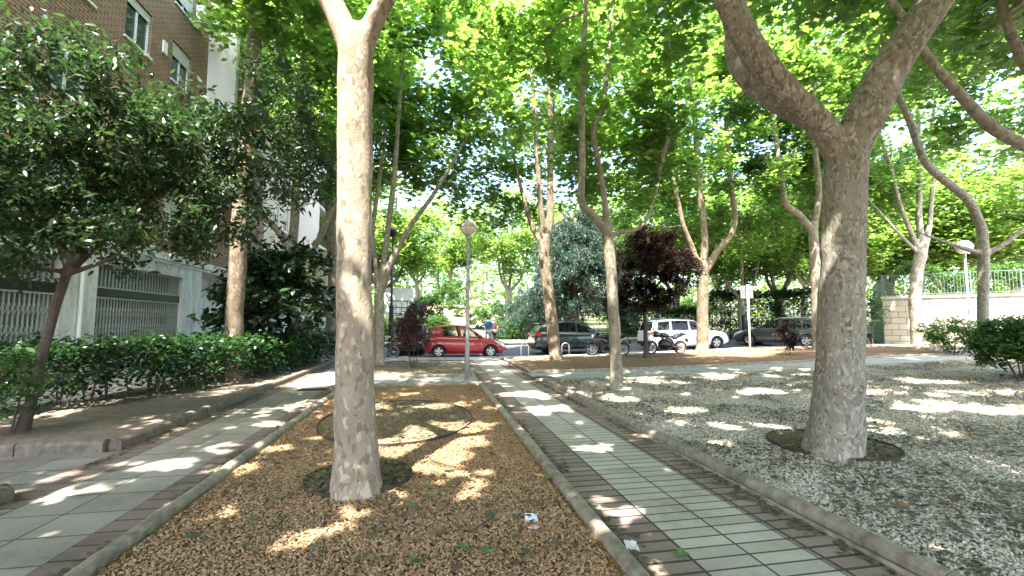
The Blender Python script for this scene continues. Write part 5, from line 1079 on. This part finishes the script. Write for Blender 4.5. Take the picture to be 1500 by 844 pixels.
q = P(1092, 470, 26.5); t = thing('parking_meter', 'dark green ticket machine across the street behind the sign', 'parking meter', (q[0], q[1], float(hz(q[0], q[1]))), -.3); mb = MB(); mb.box(-.17, .17, -.13, .13, 0, 1.55); bevel(mb.build('housing', M['darkmetal'], t), .04); mb = MB(); mb.box(-.1, .1, -.142, -.132, 1.1, 1.4); mb.build('screen', M['glass'], t)
def hoop(label, px, D):
    q = P(px, 470, D); t = thing('bike_rack', label, 'bike rack', (q[0], q[1], float(hz(q[0], q[1]))), .1); mb = MB(); a = np.linspace(0, PI, 9); mb.tube([(-.17, 0, -.05), (-.17, 0, .42)]+[(-.17*math.cos(x), 0, .46+.16*math.sin(x)) for x in a]+[(.17, 0, .42), (.17, 0, -.05)], .02, 8); mb.build('hoop', M['steel'], t, smooth=True)
    mb = MB(); 
    for s in (1, -1): mb.lathe([(.0, .012), (.05, .01), (.05, 0)], 12, (s*.17, 0, .0))
    mb.build('foot_plates', M['steel'], t)
hoop('low hoop bike rack at the rear wheel of the dark green car', 768.5, 19.5); hoop('low hoop bike rack beside the dark green car, right of the leaning trunk', 828, 19.5)
# drain grates
def grate(label, px, py, w=.62, d=.26, rz=0):
    q = G(px, py); t = thing('drain_grate', label, 'drain', (q[0], q[1], q[2]+.002), rz); mb = MB(); mb.box(-w/2, w/2, -d/2, d/2, -.02, .003); mb.build('pit', M['trim'], t); mb = MB()
    for x in np.arange(-w/2+.03, w/2, .048): mb.box(x-.011, x+.011, -d/2+.02, d/2-.02, .0045, .012)
    for y in (-d/2, d/2-.02): mb.box(-w/2, w/2, y, y+.02, .0045, .0125)
    for x in (-w/2, w/2-.02): mb.box(x, x+.02, -d/2+.0205, d/2-.0205, .0046, .0124)
    mb.build('grille', M['darkmetal'], t)
grate('iron drain grate in the left path beside the hedge', 459, 571.5); grate('iron drain grate where the central path meets the cross path', 792, 553, .7, .3)
# metal edgings round the trees
M['rust'] = plain('rusted_edging', (.06, .042, .032), .75, .3, .4, 8)
def ring(label, cx, cy, rx, ry, h=.062, name='tree_ring'):
    z = float(hz(cx, cy)); th = np.linspace(0, 2*PI, 49); t = MB(); A = []
    for a in th: A.append([(rx*f*math.cos(a), ry*f*math.sin(a), zz) for f, zz in ((1, -.03), (1, h), (1+.014/rx, h), (1+.014/rx, -.03))])
    t.grid(np.array(A)); o = t.build(name, M['rust'], None, (cx, cy, z)); tag(o, label, 'tree edging')
    r_ = np.linspace(0, .995, 12); A = np.array([[(cx+rx*k*math.cos(a), cy+ry*k*math.sin(a), z+.043+.02*mnoise.noise(Vector((cx+rx*k*math.cos(a)*3, ry*k*math.sin(a)*3, 1)))) for a in th] for k in r_]); mb = MB(); mb.grid(A, flip=False); tag(mb.build('soil_patch', M['brown_soil'], smooth=True), kind='structure')
q = G(525, 708); ring('round metal edging around the front left plane tree', q[0], q[1]+.06, .48, .48)
q = G(1222, 657); ring('round metal edging around the stout plane tree on the white gravel', q[0], q[1]+.05, .66, .66)
ring('wide oval metal edging around the bare soil patch on the orange gravel', -.48, 7.2, 1.12, 1.55, .06, 'bed_edging')
RINGS = [(G(525, 708)[0], G(525, 708)[1]+.06, .5, .5), (G(1222, 657)[0], G(1222, 657)[1]+.05, .68, .68), (-.48, 7.2, 1.14, 1.57)]

# ---------------------------------------------------------------- people
def person(label, loc, rz, shirt, trous, hair, h=1.74, step=.16):
    t = thing('person', label, 'person', loc, rz); k = h/1.74
    J = dict(pel=(0, 0, .92, .13), bel=(0, .01, 1.08, .135), chs=(0, .0, 1.3, .155), nek=(0, .0, 1.47, .06), hd0=(0, .02, 1.57, .085), hd1=(0, .025, 1.66, .095), hd2=(0, .02, 1.73, .06),
             sl=(-.19, 0, 1.40, .065), el=(-.26, -.03, 1.12, .047), wl=(-.25, .1, .88, .033), fl=(-.245, .13, .79, .03), sr=(.19, 0, 1.40, .065), er=(.26, -.05, 1.12, .047), wr=(.25, .04, .88, .033), fr=(.245, .07, .79, .03),
             hl=(-.1, 0, .86, .1), kl=(-.1, step*.6, .48, .065), al=(-.1, step*.8, .08, .042), tl=(-.1, step*.8+.16, .035, .035), hr=(.1, 0, .86, .1), kr=(.1, -step*.3, .48, .065), ar=(.1, -step*1.2, .1, .042), tr=(.1, -step*1.2+.15, .035, .035), nos=(0, .125, 1.63, .014))
    def skin(nm, edges, mat, grow=0., lev=2):
        names = sorted({a for e in edges for a in e}, key=lambda q: list(J).index(q)); me = bpy.data.meshes.new(nm); me.from_pydata([tuple(c*k for c in J[q][:3]) for q in names], [(names.index(a), names.index(b)) for a, b in edges], []); o = bpy.data.objects.new(nm, me); COL.objects.link(o); o.parent = t
        sk = o.modifiers.new('skin', 'SKIN'); sk.use_smooth_shade = True
        if not me.skin_vertices: me.skin_vertices.new() if hasattr(me.skin_vertices, 'new') else None
        for i, q in enumerate(names):
            rr_ = (J[q][3]+grow)*k; me.skin_vertices[0].data[i].radius = (rr_, rr_*(.75 if q in ('pel', 'bel', 'chs') else 1)); me.skin_vertices[0].data[i].use_root = (i == 0)
        subsurf(o, lev); me.materials.append(mat); return o
    core = [('pel', 'bel'), ('bel', 'chs'), ('chs', 'nek'), ('nek', 'hd0'), ('hd0', 'hd1'), ('hd1', 'hd2'), ('chs', 'sl'), ('sl', 'el'), ('el', 'wl'), ('wl', 'fl'), ('chs', 'sr'), ('sr', 'er'), ('er', 'wr'), ('wr', 'fr'), ('pel', 'hl'), ('hl', 'kl'), ('kl', 'al'), ('al', 'tl'), ('pel', 'hr'), ('hr', 'kr'), ('kr', 'ar'), ('ar', 'tr')]
    skin('body', core, M['skin'])
    J['el2'] = (-.235, -.018, 1.2, .05); J['er2'] = (.235, -.03, 1.2, .05); J['nb'] = (0, 0, 1.42, .08)
    skin('shirt', [('pel', 'bel'), ('bel', 'chs'), ('chs', 'nb'), ('chs', 'sl'), ('sl', 'el2'), ('chs', 'sr'), ('sr', 'er2')], shirt, .014)
    skin('trousers', [('pel', 'hl'), ('hl', 'kl'), ('kl', 'al'), ('pel', 'hr'), ('hr', 'kr'), ('kr', 'ar')], trous, .012)
    mb = MB(); mb.lathe([(0, .125), (.06, .11), (.1, .06), (.108, 0), (.1, -.05), (.085, -.09)], 18, (0, -.005, 1.655*k)); mb.build('hair', hair, t, smooth=True)
    for s, (x, y, z) in ((1, J['tl'][:3]), (1, J['tr'][:3])):
        mb = MB(); A = np.array([[(x+w*math.cos(a), y+dy, max(0, .045+hh*math.sin(a))) for a in np.linspace(0, 2*PI, 9)] for dy, w, hh in ((-.2, .02, .03), (-.18, .042, .045), (-.05, .045, .045), (.03, .045, .035), (.09, .02, .02))]); mb.grid(A); mb.build('shoe', M['trim'], t, smooth=True)
    return t
try:
    M['skin'] = plain('skin', (.45, .27, .19), .6, var=.05); q = P(715, 470, 25.3)
    person('person in a blue shirt and pale trousers seen from behind beyond the red car', (q[0], q[1], float(hz(q[0], q[1]))-.02), .3, plain('blue_shirt', (.04, .15, .42), .8), plain('pale_trousers', (.42, .45, .5), .8), plain('dark_hair', (.02, .015, .012), .7), 1.78)
    q = P(723, 470, 26.4); person('person in dark maroon clothes walking beside the blue shirted person', (q[0], q[1], float(hz(q[0], q[1]))-.02), .2, plain('maroon_top', (.10, .03, .035), .8), plain('dark_trousers', (.03, .03, .035), .8), plain('grey_hair', (.4, .38, .35), .7), 1.66, -.14)
except Exception as e: print('PERSON', e)

# ---------------------------------------------------------------- loose things on the ground
def inring(x, y): return any(((x-a)/c)**2+((y-b)/d)**2 < 1 for a, b, c, d in RINGS)
def gravel(name, label, x0, x1, y0, y1, n, size, mats, dz, seed, fall=2.5, vis=True):
    r = np.random.default_rng(seed); pts = []
    while len(pts) < n:
        k = 60000; y = y0+(y1-y0)*r.random(k)**1; x = r.uniform(x0, x1, k); d = np.hypot(x, y); keep = r.random(k) < np.clip((fall/d)**1.6, 0, 1)
        a = np.degrees(np.arctan2(x, np.maximum(y, .01)))-10.25; keep &= (np.abs(a) < 52) & (d > 1.6)
        for i in np.where(keep)[0]:
            if not inring(x[i], y[i]): pts.append((x[i], y[i]))
            if len(pts) >= n: break
    pts = np.array(pts); z = hz(pts[:, 0], pts[:, 1])+dz; C = np.column_stack([pts, z])
    O = np.array([(1, 0, 0), (-1, 0, 0), (0, 1, 0), (0, -1, 0), (0, 0, 1), (0, 0, -1)], float)
    F = np.array([(0, 2, 4), (2, 1, 4), (1, 3, 4), (3, 0, 4), (2, 0, 5), (1, 2, 5), (3, 1, 5), (0, 3, 5)])
    s = size*r.uniform(.45, 1.25, n); V = O[None]*(r.uniform(.55, 1.2, (n, 6, 1))); V = V*np.array([1, .75, .6]); V += r.normal(size=V.shape)*.18
    a = r.uniform(0, 2*PI, n); ca, sa = np.cos(a), np.sin(a); t_ = r.normal(size=n)*.4
    X = V[..., 0]*ca[:, None]-V[..., 1]*sa[:, None]; Y = V[..., 0]*sa[:, None]+V[..., 1]*ca[:, None]; Z = V[..., 2]+X*t_[:, None]*.5
    V = np.stack([X, Y, Z], -1)*s[:, None, None]+C[:, None]; mb = MB(); mb.add(V, (F[None]+6*np.arange(n)[:, None, None]).reshape(-1, 3)); o = mb.build(name, mats); tag(o, label, 'gravel', kind='stuff')
def stonemat(name, cols):
    m, n, l, b = newmat(name); g = n.new('ShaderNodeNewGeometry'); c = ramp(n, l, g.outputs['Random Per Island'], [(i/(len(cols)-1), k) for i, k in enumerate(cols)]); t = N(n, l, 'ShaderNodeTexNoise', 0, _Vector=objco(n, l), _Scale=60.0)
    l.new(mixc(n, l, .4, c, ramp(n, l, t, [(.3, (.7, .7, .7)), (.7, (1.1, 1.1, 1.1))]), 'MULTIPLY'), b.inputs['Base Color']); b.inputs['Roughness'].default_value = .9; return m
M['st_o'] = stonemat('orange_stones', [(.20, .115, .055), (.32, .195, .10), (.41, .265, .145), (.28, .175, .09), (.46, .33, .20)])
M['st_w'] = stonemat('pale_stones', [(.31, .275, .215), (.45, .405, .325), (.56, .515, .425), (.39, .35, .275), (.62, .575, .485)])
gravel('gravel', 'orange crushed stone gravel lying in the left bed', -1.9, 1.1, 1.6, 10.9, 52000, .0135, M['st_o'], .032, 91, 3.2)
gravel('gravel', 'white crushed stone gravel lying in the right bed', 3.02, 16, 1.6, 11.3, 56000, .017, M['st_w'], .035, 92, 3.6)
# fallen leaves and litter
def leafobj(name, label, x, y, z, size, mat, group=None, shape=PLANE, cat='leaf', curl=.3):
    r = random.Random(hash((round(x, 3), round(y, 3))) % 99999); k = len(shape); n = [(0, .45)]; V = []
    for q in list(shape)+n: V.append((q[0]*size, (q[1]-.45)*size, size*(curl*(abs(q[0])**1.5)*r.uniform(.5, 1.4)+.25*curl*(q[1]-.4)**2*r.uniform(0, 2))+.002))
    mb = MB(); mb.add(V, [(i, (i+1) % k, k) for i in range(k)]); o = mb.build(name, M[mat], None, (x, y, z), True); o.rotation_euler = (r.uniform(-.15, .15), r.uniform(-.15, .15), r.uniform(0, 6.28)); return tag(o, label, cat, group)
M['leaf_g'] = plain('fallen_green_leaf', (.10, .15, .055), .6, var=.35, scale=14); M['leaf_b'] = plain('fallen_brown_leaf', (.17, .095, .045), .7, var=.4, scale=14); M['leaf_y'] = plain('pale_dry_leaf', (.36, .25, .15), .7, var=.3, scale=14); M['leaf_d'] = plain('dull_leaf', (.065, .075, .04), .7, var=.4, scale=14)
FL = [(216, 791, 'g', 'crumpled green leaf on the orange gravel near its left kerb'), (283, 797, 'd', 'small dull leaf on the orange gravel near the front left corner'), (371, 771, 'g', 'green plane leaf on the orange gravel left of the trunk'), (405, 738, 'g', 'green leaf on the orange gravel just left of the tree edging'), (601, 751, 'g', 'flat green leaf on the orange gravel right of the tree edging'), (648, 752, 'b', 'large curled brown leaf on the orange gravel'), (660, 716, 'g', 'bright green leaf on the orange gravel behind the curled brown one'), (658, 694, 'd', 'dull leaf lying on the orange gravel in front of the oval edging'), (720, 764, 'd', 'wilted leaf cluster on the orange gravel left of the crumpled paper'), (675, 813, 'g', 'wide green leaf at the front of the orange gravel'), (711, 819, 'g', 'small green leaf beside the wide one at the front of the orange gravel'), (606, 836, 'g', 'green leaf at the very front edge of the picture on orange gravel'), (800, 708, 'g', 'green leaf on the orange gravel against the central kerb'), (640, 790, 'b', 'thin brown leaf on the orange gravel in front'),
      (826, 661, 'g', 'green leaf lying on the pale middle tiles of the central path'), (866, 742, 'd', 'bunch of wilted leaves on the reddish border of the central path'), (876, 752, 'g', 'green leaf beside the wilted bunch on the central path'), (996, 815, 'g', 'dark green leaf on the pale tiles at the front of the central path'), (1076, 727, 'd', 'wilted leaves against the right kerb of the central path'), (1131, 742, 'y', 'pale curled dry leaf on the reddish border by the right kerb'), (1100, 731, 'g', 'green leaf next to the right kerb of the central path'),
      (1136, 677, 'y', 'pinkish dry leaf on the white gravel left of the stout trunk'), (1222, 705, 'g', 'green leaf on the white gravel in front of the stout trunk'), (1232, 716, 'd', 'dark leaf on the white gravel in front of the stout trunk'), (1318, 738, 'd', 'dark wilted leaf clump on the white gravel right of the trunk'), (1385, 748, 'b', 'brown leaf clump on the white gravel at the right'), (1437, 752, 'b', 'reddish brown leaf on the white gravel near the right edge'), (1092, 627, 'g', 'single bright green leaf on the white gravel beyond the path'), (415, 605, 'd', 'dark leaf on the paving of the left path'), (465, 590, 'd', 'dull leaf near the right kerb of the left path'), (160, 690, 'b', 'brown leaf on the left path near the corner of the soil bed')]
for px, py, c, lab in FL:
    q = G(px, py); leafobj('fallen_leaf', lab, q[0], q[1], q[2]+(.05 if not 1.26 < q[0] < 2.85 and q[0] > -1.95 else .008), .10 if py > 700 else .12, 'leaf_'+c)
r = np.random.default_rng(93)
for i in range(70):
    x = r.uniform(3.2, 10); y = r.uniform(2.2, 10.5); leafobj('fallen_leaf', 'small dry leaf scattered on the white gravel', x, y, float(hz(x, y))+.05, r.uniform(.05, .10), r.choice(['leaf_b', 'leaf_d', 'leaf_d', 'leaf_y']), 'dry leaves on the white gravel')
for i in range(36):
    x = r.uniform(-1.8, 1.05); y = r.uniform(2.6, 10); leafobj('fallen_leaf', 'small dull leaf scattered on the orange gravel', x, y, float(hz(x, y))+.048, r.uniform(.04, .085), r.choice(['leaf_b', 'leaf_d', 'leaf_g']), 'small leaves on the orange gravel')
for i in range(30):
    s = i % 2; x = (1.31, 2.74)[s]+r.uniform(-.02, .06)*(1 if s == 0 else -1); y = r.uniform(2.4, 10.5); leafobj('fallen_leaf', 'small leaf scrap caught along the kerb of the central path', x, y, .012, r.uniform(.04, .08), r.choice(['leaf_b', 'leaf_d', 'leaf_g']), 'leaf scraps along the central path')
# dark litter flakes over the beds: nobody could count them
mb = MB(); r = np.random.default_rng(94); C = []
for i in range(30000):
    x = r.uniform(3.0, 16); y = r.uniform(1.8, 11.2)
    if mnoise.noise(Vector((x*.8, y*.8, 2)))+.5*mnoise.noise(Vector((x*2.5, y*2.5, 7))) < -.04: continue
    C.append((x, y, float(hz(x, y))+.052+r.uniform(0, .015)))
for i in range(1800):
    a = r.uniform(0, 6.28); k = math.sqrt(r.random())
    g = RINGS[i % 3]; C.append((g[0]+g[2]*.95*k*math.cos(a), g[1]+g[3]*.95*k*math.sin(a), float(hz(g[0], g[1]))+.07))
for i in range(2400):
    x = r.uniform(-1.9, 1.1); y = r.uniform(1.8, 10.8)
    if mnoise.noise(Vector((x*1.4, y*1.4, 9))) > .05 or inring(x, y) or r.random() < .35: C.append((x, y, .05+r.uniform(0, .012)))
for i in range(4200):                 # crumbs swept against the kerbs of the paths
    k = i % 4; x = (1.27, 2.78, -2.09, -3.58)[k]+abs(r.normal())*.07*(1, -1, -1, 1)[k]; y = r.uniform(1.8, 17)
    if mnoise.noise(Vector((k*5., y*.9, 3))) > -.15: C.append((x, y, float(hz(x, y))+.008))
for i in range(1400): C.append((r.uniform(-1.9, 1.1), r.uniform(13, 17.5), .1))
leaves(mb, np.array(C), .05, HEXA, 0, .8, 0, r); tag(mb.build('leaf_litter', stonemat('litter_flakes', [(.05, .045, .025), (.10, .075, .04), (.07, .09, .035), (.17, .12, .07), (.08, .07, .045)])), 'dark crumbled leaf litter spread over the white gravel and the tree rings', 'leaf litter', kind='stuff')
def crumple(name, label, px, py, size, col, seed, cat='paper'):
    q = G(px, py); r = random.Random(seed); n = 7; A = np.array([[(size*(i/(n-1)-.5)*1.2, size*(j/(n-1)-.5), size*.28*abs(mnoise.noise(Vector((i*.8+seed, j*.8, seed))))+.004) for j in range(n)] for i in range(n)]); mb = MB(); mb.grid(A); o = mb.build(name, plain(name+'_paper', col, .7, var=.25, scale=30), None, (q[0], q[1], q[2]+(.035 if q[0] < 1.2 else .006))); o.rotation_euler = (.1, -.1, r.uniform(0, 6)); tag(o, label, cat)
crumple('crumpled_paper', 'crumpled pale blue paper on the orange gravel', 778, 767, .095, (.62, .68, .82), 3); crumple('paper_scrap', 'pink and white paper scrap below the blue paper', 783, 781, .075, (.75, .42, .48), 5); crumple('torn_wrapper', 'torn white wrapper on the reddish border by the central kerb', 925, 802, .085, (.66, .62, .64), 8, 'wrapper')
def twig(label, p0, p1, rad=.006):
    a, b = G(*p0), G(*p1); a[2] += .045; b[2] += .06; m_ = (a+b)/2+np.array([.03, .02, .015]); mb = MB(); mb.tube(resample([a-a, m_-a, b-a], .05), rad, 6); o = mb.build('twig', M['bark_dark'], None, tuple(a), True); tag(o, label, 'twig')
twig('thin dry twig across the bare oval soil patch', (615, 640), (622, 600)); twig('short twig on the orange gravel in front of the kerb', (690, 790), (722, 770)); twig('dark twig on the white gravel left of the stout trunk', (1050, 668), (1066, 655), .008); twig('dry stick inside the front left tree edging', (577, 712), (586, 695), .005)
